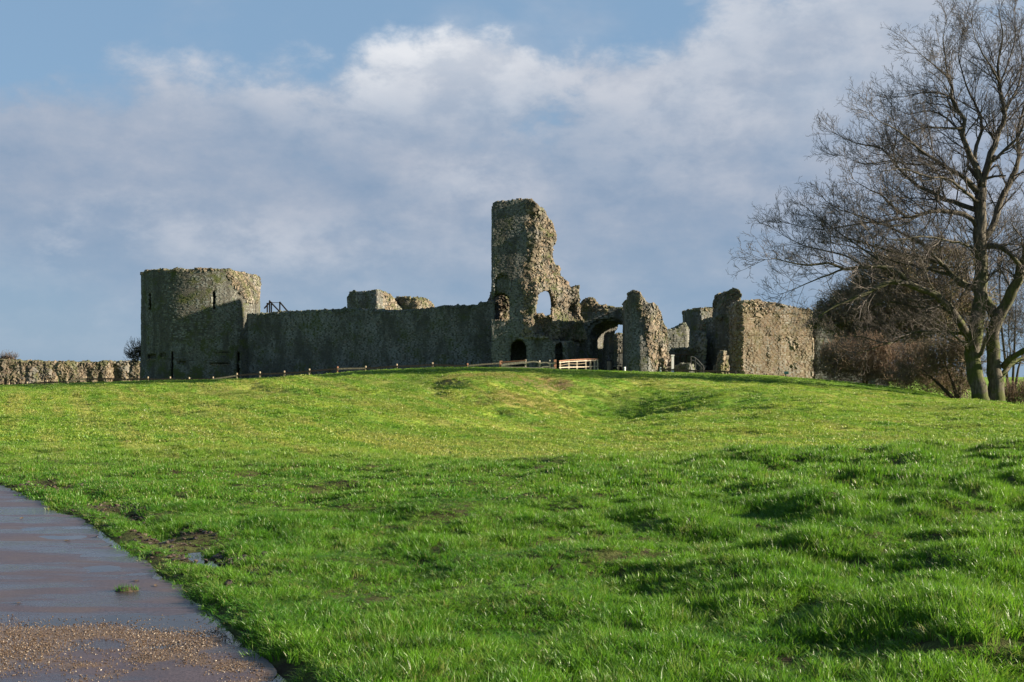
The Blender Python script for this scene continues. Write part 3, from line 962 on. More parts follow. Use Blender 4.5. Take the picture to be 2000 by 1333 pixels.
def surface_nets(F, org, h):
    nx, ny, nz = F.shape
    neg = F < 0
    acc = np.zeros((nx - 1, ny - 1, nz - 1, 3))
    cnt = np.zeros((nx - 1, ny - 1, nz - 1))
    off = [(0, 0), (0, 1), (1, 0), (1, 1)]

    def sl(a, i, n_):
        return slice(i, n_ - 1 + i)

    for ax in range(3):
        for (p, q) in off:
            s0, s1 = [0, 0, 0], [0, 0, 0]
            o1, o2 = [k for k in range(3) if k != ax]
            s0[o1], s0[o2] = p, q
            s1[:] = s0
            s1[ax] = 1
            A = F[sl(0, s0[0], nx), sl(0, s0[1], ny), sl(0, s0[2], nz)]
            B = F[sl(0, s1[0], nx), sl(0, s1[1], ny), sl(0, s1[2], nz)]
            cr = (A < 0) != (B < 0)
            t = np.where(cr, A / np.where(cr, A - B, 1), 0)
            for c in range(3):
                acc[..., c] += np.where(cr, t if c == ax else s0[c], 0)
            cnt += cr
    act = cnt > 0
    ids = np.full(act.shape, -1, np.int64)
    I = np.argwhere(act)
    ids[act] = np.arange(len(I))
    V = (I + acc[act] / cnt[act][:, None]) * h + np.asarray(org)
    faces = []
    for ax in range(3):
        o1, o2 = [(1, 2), (2, 0), (0, 1)][ax]
        a = np.moveaxis(neg, (ax, o1, o2), (0, 1, 2))
        g = np.moveaxis(ids, (ax, o1, o2), (0, 1, 2))
        n0, n1, n2 = a.shape
        A, B = a[:-1, 1:-1, 1:-1], a[1:, 1:-1, 1:-1]
        q = np.stack([g[:, :-1, :-1], g[:, 1:, :-1], g[:, 1:, 1:], g[:, :-1, 1:]], -1)
        q = q[:, :n1 - 2, :n2 - 2]
        f = A & ~B
        faces.append(q[f])
        f = ~A & B
        faces.append(q[f][:, ::-1])
    return V, np.concatenate(faces)


def sil(pts, Y):
    """picture outline to an outline in (x, z) at distance Y"""
    return [(XX(a, Y), ZZ(b, Y)) for a, b in pts]


def plan(pts):
    """(picture column, distance) pairs to an outline in (x, y)"""
    return [(XX(a, Y), Y) for a, Y in pts]


def field_mesh(fn, lo, hi, h, amp, seed, ampfn=None):
    xs, ys, zs = [np.arange(lo[k] - 2 * h, hi[k] + 3 * h, h) for k in range(3)]
    X, Y, Z = np.meshgrid(xs, ys, zs, indexing='ij')
    F = fn(X, Y, Z)
    m_ = np.abs(F) < 0.9
    x, y, z = X[m_], Y[m_], Z[m_]
    nse = 0.62 * vnoise(x / 0.95, y / 0.95, z / 0.75, seed) + 0.26 * vnoise(x / 0.40, y / 0.40, z / 0.32, seed + 1) + 0.65 * vnoise(x / 2.1, y / 2.1, z / 1.6, seed + 2)
    a = amp if ampfn is None else ampfn(x, y, z)
    F[m_] += nse * a
    F[0], F[-1], F[:, 0], F[:, -1], F[:, :, 0], F[:, :, -1] = 1, 1, 1, 1, 1, 1
    V, Q = surface_nets(F, (xs[0], ys[0], zs[0]), h)
    return V, Q


def face_normals(V, Q):
    n_ = np.cross(V[Q[:, 2]] - V[Q[:, 0]], V[Q[:, 3]] - V[Q[:, 1]])
    return n_ / (np.linalg.norm(n_, axis=1)[:, None] + 1e-9)


def grad(fn, p, e=0.12):
    g = np.stack([fn(p[:, 0] + e, p[:, 1], p[:, 2]) - fn(p[:, 0] - e, p[:, 1], p[:, 2]),
                  fn(p[:, 0], p[:, 1] + e, p[:, 2]) - fn(p[:, 0], p[:, 1] - e, p[:, 2]),
                  fn(p[:, 0], p[:, 1], p[:, 2] + e) - fn(p[:, 0], p[:, 1], p[:, 2] - e)], -1)
    return g / (np.linalg.norm(g, axis=1)[:, None] + 1e-9)


BOX_SGN = np.array([(-1, -1), (1, -1), (1, 1), (-1, 1)], float)


def stone_mesh_data(c, t, u, n_, w_, h_, d_, rng):
    """rough blocks: back ring, swelling middle ring, smaller front ring; no back face"""
    k = len(c)
    rings = []
    for dep, sc, jt in ((-0.55, 0.98, 0.06), (0.20, 1.0, 0.10), (0.50, 0.78, 0.14)):
        a = BOX_SGN[None] * sc + rng.uniform(-jt * 1.6, jt * 1.6, (k, 4, 2))
        dd = dep + rng.uniform(-0.12, 0.12, (k, 4)) * (1 if dep > 0 else 0.3)
        rings.append(c[:, None] + t[:, None] * (a[..., 0] * w_[:, None] / 2)[..., None] + u[:, None] * (a[..., 1] * h_[:, None] / 2)[..., None]
                     + n_[:, None] * (dd * d_[:, None])[..., None])
    V = np.concatenate(rings, 1)
    f = [(8, 9, 10, 11)]
    for r_ in (0, 4):
        for i in range(4):
            j = (i + 1) % 4
            f.append((r_ + i, r_ + j, r_ + 4 + j, r_ + 4 + i))
    f = np.array(f)
    Q = (f[None] + (np.arange(k) * 12)[:, None, None]).reshape(-1, 4)
    return V.reshape(-1, 3), Q


def choose_stones(V, Q, base_fn, wid, course, rng, rubble_fn=None, face_cam=0.25):
    """one stone per cell of a coursed grid drawn over the masonry"""
    C = V[Q].mean(1)
    nf = face_normals(V, Q)
    view = C - np.array([0, 0, EYE])
    view /= np.linalg.norm(view, axis=1)[:, None]
    ok = (nf * view).sum(1) < face_cam
    C, nf = C[ok], nf[ok]
    N = grad(base_fn, C)
    s = np.where(np.abs(N[:, 1]) > np.abs(N[:, 0]), C[:, 0], C[:, 1] + 1000.0)
    top = N[:, 2] > 0.75
    rub = np.zeros(len(C), bool) if rubble_fn is None else rubble_fn(C[:, 0], C[:, 1], C[:, 2]) > 0
    rub |= top
    wloc = wid
    zk = np.floor(C[:, 2] / course + 0.12 * vnoise(C[:, 0] / 2.5, C[:, 1] / 2.5, C[:, 2] / 5, 78)).astype(np.int64)
    sk = np.floor(s / wloc + _hash(zk, zk * 0, zk * 0, 5) * 0.99).astype(np.int64)
    tk = np.where(top, np.floor(C[:, 1] / wid), 0).astype(np.int64)
    key = zk * 7919 + sk * 104729 + tk * 15485863 + rub * 3
    perm = rng.permutation(len(C))
    _, first = np.unique(key[perm], return_index=True)
    i = perm[first]
    c, nn, r = C[i].copy(), N[i].copy(), rub[i]
    k = len(i)
    # rubble stones sit at odd angles
    nn = np.where(r[:, None], 0.55 * nf[i] + 0.6 * nn + rng.normal(0, 0.25, (k, 3)), nn)
    nn /= np.linalg.norm(nn, axis=1)[:, None]
    zc = (zk[i] + 0.5) * course
    c[:, 2] = np.where(r, c[:, 2], 0.7 * zc + 0.3 * c[:, 2])
    up = np.tile(np.array([0, 0, 1.0]), (k, 1))
    up[np.abs(nn[:, 2]) > 0.9] = (0, 1, 0)
    t = np.cross(up, nn)
    t /= np.linalg.norm(t, axis=1)[:, None]
    u = np.cross(nn, t)
    ang = np.where(r, rng.uniform(-1.2, 1.2, k), rng.normal(0, 0.05, k))
    t, u = t * np.cos(ang)[:, None] + u * np.sin(ang)[:, None], u * np.cos(ang)[:, None] - t * np.sin(ang)[:, None]
    vr = np.exp(rng.normal(-0.12, 0.36, k))
    wd_ = wid * np.where(r, np.clip(vr, 0.4, 2.0), rng.uniform(0.66, 1.12, k))
    hg = course * np.where(r, np.clip(vr, 0.45, 2.0) * rng.uniform(0.8, 1.2, k), rng.uniform(0.74, 1.08, k))
    dp = np.where(r, rng.uniform(0.05, 0.20, k), rng.uniform(0.015, 0.055, k))
    big = r & (rng.uniform(0, 1, k) < 0.06)
    wd_ = np.where(big, wd_ * 1.45, wd_)
    hg = np.where(big, hg * 1.4, hg)
    return c, t, u, nn, wd_, hg, dp, r


CORE = {}
STONE_PROTO = {}


def proto_stones(matname):
    if matname not in STONE_PROTO:
        out = []
        g = np.random.default_rng(77)
        for k in range(10):
            e = np.eye(3)
            v, q = stone_mesh_data(np.zeros((1, 3)), e[0:1], e[1:2], e[2:3], np.ones(1), np.ones(1), np.ones(1), g)
            me = mesh_np('stone', v, q)
            me.materials.append(M[matname])
            out.append(me)
        STONE_PROTO[matname] = out
    return STONE_PROTO[matname]


def masonry(name, label, cat, fn, lo, hi, h=0.13, amp=0.07, seed=1, core='grey_core', stone='grey_stone', wid=0.36, course=0.22,
            ampfn=None, rubble_fn=None, rubble_stone=None, singles=0, group=None, skip=0.0, single_box=None):
    rng = np.random.default_rng(seed + 500)
    V, Q = field_mesh(fn, lo, hi, h, amp, seed, ampfn)
    base = ((lo[0] + hi[0]) / 2, (lo[1] + hi[1]) / 2, lo[2])
    root = thing(name, base, label, cat, group)
    link('wall', mesh_np('wall', V, Q, smooth=True), M[core], root)
    c, t, u, n_, w_, h_, d_, r = choose_stones(V, Q, fn, wid, course, rng, rubble_fn)
    if skip:
        kk = rng.uniform(0, 1, len(c)) > skip
        c, t, u, n_, w_, h_, d_, r = [a[kk] for a in (c, t, u, n_, w_, h_, d_, r)]
    left_ = np.ones(len(c), bool)
    if singles:
        dist = np.linalg.norm(c, axis=1)
        vv = -(n_ * c).sum(1) / dist
        score = w_ * h_ / dist ** 2 * np.clip(vv, 0.05, 1)
        if single_box is not None:
            score = np.where(single_box(c), score, 0)
        pick = np.argsort(-score)[:singles]
        pick = pick[score[pick] > 0]
        left_[pick] = False
        for i in pick:
            nm = (rubble_stone if (r[i] and rubble_stone) else stone) + '_single'
            o = bpy.data.objects.new('stone', proto_stones(nm)[int(rng.integers(10))])
            o.parent = root
            o.matrix_parent_inverse = Matrix.Translation(-root.location)
            mw = Matrix((t[i] * w_[i], u[i] * h_[i], n_[i] * d_[i])).transposed().to_4x4()
            mw.translation = Vector(c[i])
            o.matrix_basis = mw
            COL.objects.link(o)
    for sel, mm in ((left_ & ~r, stone), (left_ & r, rubble_stone or stone)):
        if sel.sum():
            v, q = stone_mesh_data(c[sel], t[sel], u[sel], n_[sel], w_[sel], h_[sel], d_[sel], rng)
            tag(link('stonework' if mm == stone else 'rubble', mesh_np('stonework', v, q), M[mm], root), kind='stuff')
    return root


def ground_z(px, Y):
    return float(H(XX(px, Y), Y))


def bbox_of(polys, zlo, zhi):
    xs = [p[0] for p in polys]
    ys = [p[1] for p in polys]
    return (min(xs) - .4, min(ys) - .4, zlo), (max(xs) + .4, max(ys) + .4, zhi)


def box_sd(X, Y, Z, c, s):
    qx, qy, qz = np.abs(X - c[0]) - s[0], np.abs(Y - c[1]) - s[1], np.abs(Z - c[2]) - s[2]
    return np.maximum(np.maximum(qx, qy), qz)


# ---- round corner tower
RT_C, RT_R = (XX(394, 124.5), 124.5), 5.72
A_ = np.array(P(447, 531, 119.6))
B_ = np.array(P(503, 603, 121.8))
C_ = np.array(P(507, 536, 127.5))
nrm = np.cross(B_ - A_, C_ - A_)
nrm /= np.linalg.norm(nrm)
if nrm[0] < 0:
    nrm = -nrm
RT_TOP = ZZ(529, 121)


def rt_fn(X, Y, Z):
    ang = np.arctan2(X - RT_C[0], Y - RT_C[1])
    a_ = R(4.0)                                   # a drum with a flattened front
    rx_, ry_ = (X - RT_C[0]) * math.cos(a_) + (Y - RT_C[1]) * math.sin(a_), (Y - RT_C[1]) * math.cos(a_) - (X - RT_C[0]) * math.sin(a_)
    rr = (np.abs(rx_) ** 2.6 + np.abs(ry_) ** 2.6) ** (1 / 2.6)
    batter = 0.05 * np.clip(4.0 - Z, 0, 4)
    d = rr - RT_R - batter
    top = RT_TOP + 0.10 * vnoise(X / 0.8, Y / 0.8, seed=91) - 0.12 * sstep(2.5, 5.2, X - RT_C[0]) - 0.22 * sstep(-2.5, -5.2, X - RT_C[0])
    d = np.maximum(d, Z - top)
    d = np.maximum(d, 0.6 - (rr - 3.2) if False else d)
    # broken shoulder
    tear = (X - A_[0]) * nrm[0] + (Y - A_[1]) * nrm[1] + (Z - A_[2]) * nrm[2]
    d = np.maximum(d, tear)
    # hollow inside, open to the sky
    hol = np.maximum(rr - 3.4, 5.0 - Z)
    d = np.maximum(d, -hol)
    # arrow slits
    for (px, y0, y1, hw) in ((295, 573, 606, 0.10), (421.5, 571, 607, 0.10), (343, 687, 740, 0.11), (463, 687, 740, 0.11)):
        sx_ = XX(px, 120.3)
        zc, zh = (ZZ(y0, 120) + ZZ(y1, 120)) / 2, abs(ZZ(y0, 120) - ZZ(y1, 120)) / 2
        px_ = X - XX(px, 120.0)
        d = np.maximum(d, -np.maximum(np.maximum(np.abs(px_) - hw, np.abs(Z - zc) - zh), np.maximum(Y - 126, -(rr - 3.0) - 0 * Y)))
    # putlog recesses low on the wall
    for (px, py, hx, hz) in ((363, 709, .38, .16), (432, 711, .9, .09), (488, 709, .3, .14), (437, 690, .6, .06), (300, 697, .5, .22), (325, 694, .3, .2)):
        px_ = X - XX(px, 120.0)
        d = np.maximum(d, -np.maximum(np.maximum(np.abs(px_) - hx, np.abs(Z - ZZ(py, 120)) - hz), -(rr - RT_R + 0.30)))
    return d


def rt_rub(X, Y, Z):
    tear = (X - A_[0]) * nrm[0] + (Y - A_[1]) * nrm[1] + (Z - A_[2]) * nrm[2]
    return np.where((tear > -0.35) | (Z > RT_TOP - 0.28 + 0.25 * vnoise(X / 1.3, Y / 1.3, seed=92)), 1, -1)


def rt_amp(x, y, z):
    return np.where(rt_rub(x, y, z) > 0, 0.20, 0.035)


masonry('round_tower', 'broad round stone corner tower with arrow slits and a broken sunlit shoulder', 'tower', rt_fn,
        (RT_C[0] - 6.1, RT_C[1] - 6.1, 0.3), (RT_C[0] + 6.1, RT_C[1] + 6.1, RT_TOP + 0.5), 0.14, seed=3, ampfn=rt_amp, rubble_fn=rt_rub, rubble_stone='rubble_stone', stone='mossy_stone',
        wid=0.25, course=0.135)

# ---- curtain wall
CW_TOP = [(500, 612), (530, 611), (560, 608), (590, 609), (640, 606), (700, 604), (742, 605), (780, 607), (815, 604), (850, 601), (900, 598), (934, 597), (936, 592), (962, 590)]
CWA, CWB = (XX(470, 121.6), 121.6), (XX(966, 117.0), 117.0)
cw_l = math.hypot(CWB[0] - CWA[0], CWB[1] - CWA[1])
cw_t = ((CWB[0] - CWA[0]) / cw_l, (CWB[1] - CWA[1]) / cw_l)
cw_n = (cw_t[1], -cw_t[0])            # outward, towards the viewer
_cs = np.array([((XX(a, 120.6) - CWA[0])) / cw_t[0] for a, b in CW_TOP])


def cw_fn(X, Y, Z):
    s = (X - CWA[0]) * cw_t[0] + (Y - CWA[1]) * cw_t[1]
    o = (X - CWA[0]) * cw_n[0] + (Y - CWA[1]) * cw_n[1]
    Yc = 121.6 - s * 4.6 / cw_l
    pxs = X / Y * FPX + 1000
    top = EYE + (HOR - np.interp(pxs, [a for a, b in CW_TOP], [b for a, b in CW_TOP])) / FPX * Yc
    d = np.maximum(o - 0.03 * np.clip(3 - Z, 0, 3), -o - 2.1)
    d = np.maximum(d, np.maximum(-s, s - cw_l))
    top = top + 0.07 * vnoise(s / 0.45, o / 0.5, seed=95)
    return np.maximum(d, Z - top)


def cw_rub(X, Y, Z):
    pxs = X / Y * FPX + 1000
    top = EYE + (HOR - np.interp(pxs, [a for a, b in CW_TOP], [b for a, b in CW_TOP])) / FPX * Y
    return np.where(Z > top - 0.25, 1, -1)


masonry('curtain_wall', 'long dark stone curtain wall in shade joining the two towers', 'wall', cw_fn,
        (CWA[0] - .6, 116.5, 0.6), (CWB[0] + .4, 126.5, 9.2), 0.14, 0.06, seed=5, rubble_fn=cw_rub, rubble_stone='grey_stone', wid=0.26, course=0.145)

# ---- gatehouse tower, half torn away
GT_C, GT_R = (XX(1045, 118.0), 118.0), 4.18
TP0 = np.array((XX(1040, 113.9), 113.9))
TDIR = np.array((5.5, 5.3))
TDIR /= np.linalg.norm(TDIR)
TN = np.array((TDIR[1], -TDIR[0]))
GT_SIL = sil([(940, 740), (940, 404), (968, 401), (995, 399), (1012, 396), (1028, 396), (1036, 403), (1052, 413), (1062, 420), (1070, 428), (1077, 440), (1081, 456), (1080, 470),
              (1077, 480), (1079, 500), (1081, 516), (1090, 524), (1094, 538), (1104, 547), (1112, 556), (1115, 566), (1119, 560), (1127, 561), (1129, 576), (1131, 592),
              (1136, 605), (1139, 640), (1141, 664), (1200, 664), (1200, 740)], 116)
G_HOLE = [(1044, 618), (1043, 600), (1044, 577), (1051, 571), (1062, 565), (1071, 568), (1076, 580), (1077, 600), (1077, 617), (1068, 619), (1056, 617)]
G_SCAR = sil([(1040, 660), (1036, 620), (1042, 612), (1055, 622), (1078, 618), (1082, 640), (1070, 658)], 115.5)


def gt_parts(X, Y, Z):
    rr = np.sqrt((X - GT_C[0]) ** 2 + (Y - GT_C[1]) ** 2)
    cyl = rr - GT_R - 0.04 * np.clip(4.5 - Z, 0, 4)
    tear = (X - TP0[0]) * TN[0] + (Y - TP0[1]) * TN[1]
    return rr, cyl, tear


def gt_fn(X, Y, Z):
    rr, cyl, tear = gt_parts(X, Y, Z)
    silh = poly_sd(X, Z, GT_SIL)
    tear2 = tear + 0.35 * vnoise(Z / 1.6, Y / 2.0, seed=97) - 0.25
    shell = np.maximum(np.maximum(cyl, tear2), Y - 119.0)
    slab = np.maximum(np.maximum(tear2, -tear - 2.4), np.maximum(Y - 119.2, 113.6 - Y))
    up = np.minimum(shell, slab)
    base = np.maximum(cyl - 0.04, Z - (ZZ(661, 114.5) + 0.30 * vnoise(X / 1.1, Y / 1.1, seed=98) + 0.5 * np.clip(0.9 - np.abs(X - XX(1045, 114.5)), -1, 0.9)))
    d = np.minimum(np.maximum(up, silh), base)
    # thin standing fin beside the torn face
    fin = poly_sd(X, Z, sil([(1117, 665), (1118, 600), (1119, 562), (1128, 561), (1129, 600), (1138, 625), (1140, 665)], 118))
    d = np.minimum(d, np.maximum(fin, np.abs(Y - 118.3) - 0.75))
    # window through the torn face, flared like an embrasure
    k = 1 + 0.03 * np.clip(Y - 115.5, 0, 5)
    hx, hz = XX(1061, 116), ZZ(595, 116)
    hole = poly_sd((X - hx) / k + hx, (Z - hz) / k + hz, sil(G_HOLE, 116))
    d = np.maximum(d, -hole)
    # niche in the whole side, open at the back
    nx = X
    nz = Z
    ncx, nw, nb, nt_ = XX(979, 115), 0.80, ZZ(628, 115), ZZ(584, 115)
    arch = np.minimum(np.maximum(np.abs(nx - ncx) - nw, np.maximum(nb - nz, nz - nt_)), np.sqrt((nx - ncx) ** 2 + (1.35 * (nz - nt_)) ** 2) - nw)
    d = np.maximum(d, -arch)
    # shallow recess of a blocked arch above it
    arch2 = np.minimum(np.maximum(np.abs(nx - ncx - .1) - 0.66, np.maximum(ZZ(583, 115) - nz, nz - ZZ(552, 115))), np.sqrt((nx - ncx - .1) ** 2 + (nz - ZZ(552, 115)) ** 2) - 0.66)
    d = np.maximum(d, -np.maximum(arch2, -(cyl + 0.22)))
    # two doorways at the foot
    for (px, hw, top, dep) in ((1013, 0.74, 680, 3.0), (1092, 0.38, 676, 2.4)):
        cx, zt = XX(px, 114.2), ZZ(top, 114.2)
        qx = X
        a = np.minimum(np.maximum(np.abs(qx - cx) - hw, Z - zt), np.sqrt((qx - cx) ** 2 + (Z - zt) ** 2) - hw)
        d = np.maximum(d, -np.maximum(a, Y - 114.2 - dep))
    # torn lower lip below the window
    sc = poly_sd(X, Z, G_SCAR)
    d = np.maximum(d, -np.maximum(sc, Y - 115.3))
    # rubble heap seen through the niche
    lump = np.sqrt(((X - XX(976, 121)) / 1.35) ** 2 + ((Y - 121.3) / 1.0) ** 2) - 1.0
    d = np.minimum(d, np.maximum(lump * 0.9, Z - ZZ(566, 121)))
    return d


def gt_rub(X, Y, Z):
    rr, cyl, tear = gt_parts(X, Y, Z)
    t = (tear > -0.30 + 0.35 * vnoise(Z / 1.3, X / 1.3, seed=99)) & (Z > ZZ(662, 115))
    return np.where(t | (Y > 119.6), 1, -1)


def gt_amp(x, y, z):
    return np.where(gt_rub(x, y, z) > 0, 0.36, 0.035)


masonry('gatehouse_tower', 'tall torn gatehouse tower with rubble core and an empty arched window', 'tower', gt_fn,
        (XX(950, 114) - .6, 113.0, 0.9), (XX(1150, 121) + .5, 122.6, 18.3), 0.12, seed=8, ampfn=gt_amp, rubble_fn=gt_rub, rubble_stone='rubble_stone',
        wid=0.26, course=0.15, singles=300, single_box=lambda c: (gt_rub(c[:, 0], c[:, 1], c[:, 2]) > 0) & (c[:, 1] < 119.5))

# ---- arch of the gate passage
AR_SIL = sil([(1122, 740), (1122, 600), (1140, 592), (1142, 586), (1150, 582), (1160, 583), (1165, 590), (1168, 597), (1190, 600), (1205, 602), (1222, 604), (1240, 606), (1240, 740)], 119)
TUN = np.array((0.425, 1.0))
TUN /= np.linalg.norm(TUN)
TUNP = np.array((XX(1188, 118.5), 118.5))
TW, TSP = 1.72, ZZ(655, 120)


def ar_fn(X, Y, Z):
    d = poly_sd(X, Z, AR_SIL)
    d = np.maximum(d, np.maximum(118.4 - Y, Y - 125.6))
    o = (X - TUNP[0]) * TUN[1] - (Y - TUNP[1]) * TUN[0]
    zz = np.maximum(Z - TSP, 0) * 1.25
    tun = np.maximum(np.sqrt(o * o + zz * zz) - TW, -1e9)
    d = np.maximum(d, -tun)
    # arched face order, set back
    tun2 = np.maximum(np.sqrt(o * o + zz * zz) - TW - 0.28, Y - 118.75)
    # unseen cut at the back of the right-hand wall, added to let sunlight in
    d = np.maximum(d, -np.maximum(np.maximum(124.3 - Y, XX(1212, 122) - X), Z - ZZ(632, 122)))
    return np.maximum(d, -tun2)


def ar_rub(X, Y, Z):
    return np.where((Z > ZZ(610 - 0.10 * 0, 119)) & (X < XX(1185, 119)), 1, -1)


masonry('gateway_arch', 'stone gateway arch over the dark passage, lump of rubble on top', 'archway', ar_fn,
        (XX(1120, 119), 118.0, 0.9), (XX(1250, 124), 126.0, 9.8), 0.13, seed=12, ampfn=lambda x, y, z: np.where(ar_rub(x, y, z) > 0, 0.18, 0.05), rubble_fn=ar_rub,
        rubble_stone='rubble_stone', wid=0.30, course=0.17)

# ---- ruined pier on the other side of the gate
PI_SIL = sil([(1217, 745), (1216, 700), (1216, 640), (1217, 592), (1226, 588), (1228, 577), (1236, 572), (1245, 573), (1250, 580), (1257, 591), (1264, 596), (1274, 597), (1283, 608),
              (1292, 620), (1300, 632), (1304, 650), (1307, 672), (1312, 690), (1318, 712), (1319, 745)], 113.5)
PI_PLAN = plan([(1217, 119.5), (1217, 114.6), (1222, 112.9), (1235, 112.1), (1250, 111.8), (1268, 112.0), (1322, 115.2), (1322, 119.0), (1300, 121.0)])


def pi_fn(X, Y, Z):
    d = poly_sd(X, Z, PI_SIL)
    p_ = poly_sd(X, Y, PI_PLAN)
    d = np.maximum(d, p_)
    # the pier thins out behind its peak
    d = np.maximum(d, (Z - (ZZ(564, 113) - 0.36 * np.clip(Y - 113.6, 0, 9))) * 0.8)
    # buttress-like ribs and hollows of the torn side
    rib = 0.40 * sstep(0.2, -0.4, Z - ZZ(668, 115)) * (0.5 + 0.5 * np.sin((X - 10) * 4.6 + Y * 0.6))
    t = (X - XX(1262, 112.2)) * 0.66 - (Y - 112.0) * 0.75
    d = np.maximum(d, np.where(t > -1.2, p_ + rib * sstep(0.1, 0.6, X - XX(1272, 114.5)), d))
    return d


def pi_rub(X, Y, Z):
    line = np.interp(Z, [ZZ(730, 114), ZZ(660, 114), ZZ(622, 114), ZZ(600, 114), ZZ(572, 114)], [1276, 1262, 1258, 1242, 1240])
    return np.where((X / Y * FPX + 1000 > line + 3 * vnoise(Z / 0.6, Y / 0.6, seed=103)) | (Z > ZZ(580, 115)), 1, -1)


masonry('gate_pier', 'pointed ruined gate pier with torn sunlit rubble side, beside the arch', 'ruin', pi_fn,
        (XX(1210, 112) - .4, 111.2, 0.9), (XX(1320, 121), 120.4, 9.9), 0.12, seed=15, ampfn=lambda x, y, z: np.where(pi_rub(x, y, z) > 0, 0.25, 0.05),
        rubble_fn=pi_rub, rubble_stone='rubble_stone', wid=0.26, course=0.15, singles=160,
        single_box=lambda c: pi_rub(c[:, 0], c[:, 1], c[:, 2]) > 0)


# ---- generic ruin: outline in the picture, outline in plan
def ruin(name, label, outline, Yr, pln, seed, core, stone, amp=0.1, rub=None, rubble_stone=None, h=0.14, wid=0.36, course=0.21, cat='wall', singles=0, extra=None, group=None,
         single_box=None, zlo=None, ampfn=None):
    so = sil(outline, Yr)
    pp = plan(pln)

    def fn(X, Y, Z):
        d = np.maximum(poly_sd(X, Z, so), poly_sd(X, Y, pp))
        return d if extra is None else extra(d, X, Y, Z)

    ys = [q[1] for q in pp]
    k0, k1 = min(ys) / Yr, max(ys) / Yr
    zt = max(q[1] for q in so) * max(k1, 1) + 0.8
    lo, hi = bbox_of(pp, min(q[1] for q in so) if zlo is None else zlo, zt)
    return masonry(name, label, cat, fn, lo, hi, h, amp, seed, core, stone, wid, course, ampfn, rub, rubble_stone, singles, group, single_box=single_box)


# sunlit bastion: big rough blocks on two faces
def bast_extra(d, X, Y, Z):
    # courses weathered back under the coping and a rounded corner buttress
    q = (X / Y * FPX + 1000)
    d = d + 0.10 * sstep(0.18, 0.02, np.abs(Z - ZZ(614, 121))) + 0.07 * sstep(0.16, 0.02, np.abs(Z - ZZ(658, 121)))
    return d


ruin('bastion', 'sunlit tan stone bastion with rough worn blocks between shaded wall and bushes', 
     [(1424, 745), (1426, 700), (1425, 640), (1424, 615), (1428, 600), (1437, 590), (1455, 589), (1470, 588), (1483, 585), (1490, 590), (1520, 594), (1548, 599), (1575, 601), (1596, 605), (1596, 745)],
     121, [(1424, 126.5), (1426, 121.4), (1436, 120.3), (1450, 119.8), (1592, 122.6), (1592, 126)], 21, 'tan_core', 'tan_stone', h=0.12, wid=0.31, course=0.175,
     cat='bastion', singles=300, extra=bast_extra, ampfn=lambda x, y, z: 0.13 + 0 * x, zlo=0.3,
     rub=lambda X, Y, Z: np.where((X / Y * FPX + 1000 < 1452) | (vnoise(X / 1.4, Y / 1.4, Z / 0.9, 131) > 0.52), 1, -1), rubble_stone='tan_stone')

# wall running back to the gate from the bastion, its face in shade
ruin('ruined_wall', 'dark ruined wall running back from the sunlit bastion, crumbling foot', 
     [(1366, 745), (1368, 700), (1371, 680), (1374, 655), (1378, 632), (1384, 630), (1384, 622), (1408, 620), (1409, 600), (1412, 582), (1416, 572), (1424, 569), (1430, 567), (1438, 570), (1441, 578), (1440, 588), (1446, 592), (1446, 745)],
     124, [(1366, 129.0), (1366, 126.5), (1398, 123.6), (1428, 122.0), (1446, 121.6), (1446, 126.0), (1400, 129.5)], 24, 'grey_core', 'grey_stone',
     rub=lambda X, Y, Z: np.where((Z > ZZ(603, 124)) | ((np.abs(X / Y * FPX + 1000 - 1371) < 5)), 1, -1), rubble_stone='rubble_stone',
     ampfn=lambda x, y, z: np.where(z > ZZ(603, 124), 0.22, 0.08), zlo=0.8)
ruin('rubble_stump', 'small lit stump of rubble at the foot of the dark ruined wall', 
     [(1399, 745), (1401, 726), (1404, 716), (1409, 704), (1411, 690), (1415, 688), (1420, 697), (1423, 712), (1424, 745)],
     112.5, [(1398, 114.0), (1398, 112.4), (1408, 111.9), (1424, 112.9), (1424, 114.2)], 27, 'warm_core', 'rubble_stone', amp=0.16, h=0.10, wid=0.30, course=0.20, cat='ruin',
     rub=lambda X, Y, Z: X * 0 + 1, zlo=0.8)

# inner round tower far behind the gap, and the walls in the gap
ruin('inner_tower', 'squat round inner tower seen beyond the gap beside the dark ruined wall', 
     [(1330, 760), (1333, 640), (1334, 612), (1338, 606), (1352, 604), (1375, 604), (1392, 602), (1402, 604), (1420, 606), (1420, 760)],
     142, [(1333, 146), (1338, 142.5), (1350, 140.3), (1368, 139.4), (1384, 139.9), (1408, 142.2), (1420, 147)], 30, 'grey_core', 'grey_stone', cat='tower', h=0.17, wid=0.34, course=0.21,
     rub=lambda X, Y, Z: np.where((X / Y * FPX + 1000 > 1386) | (Z > ZZ(608, 142)), 1, -1), rubble_stone='rubble_stone', zlo=0.5)
ruin('inner_wall', 'dark mossy inner wall sloping up behind the gap, beyond the gate pier', 
     [(1286, 760), (1288, 652), (1298, 648), (1310, 643), (1320, 641), (1331, 635), (1338, 632), (1350, 640), (1350, 760)],
     136, [(1286, 138), (1288, 135.6), (1340, 136.6), (1350, 139)], 33, 'grey_core', 'grey_stone', amp=0.12, h=0.17, wid=0.34, course=0.21, zlo=0.5)
ruin('low_wall', 'low pale rubble wall with broken stepped top standing in the gap', 
     [(1308, 745), (1310, 690), (1312, 683), (1330, 681), (1346, 682), (1356, 679), (1364, 668), (1368, 650), (1374, 650), (1376, 690), (1378, 745)],
     124, [(1308, 126), (1308, 123.6), (1340, 123.1), (1378, 122.6), (1378, 126)], 36, 'grey_core', 'grey_stone', amp=0.16, h=0.13,
     rub=lambda X, Y, Z: np.where(Z > ZZ(700, 124), 1, -1), rubble_stone='grey_stone', zlo=0.8)
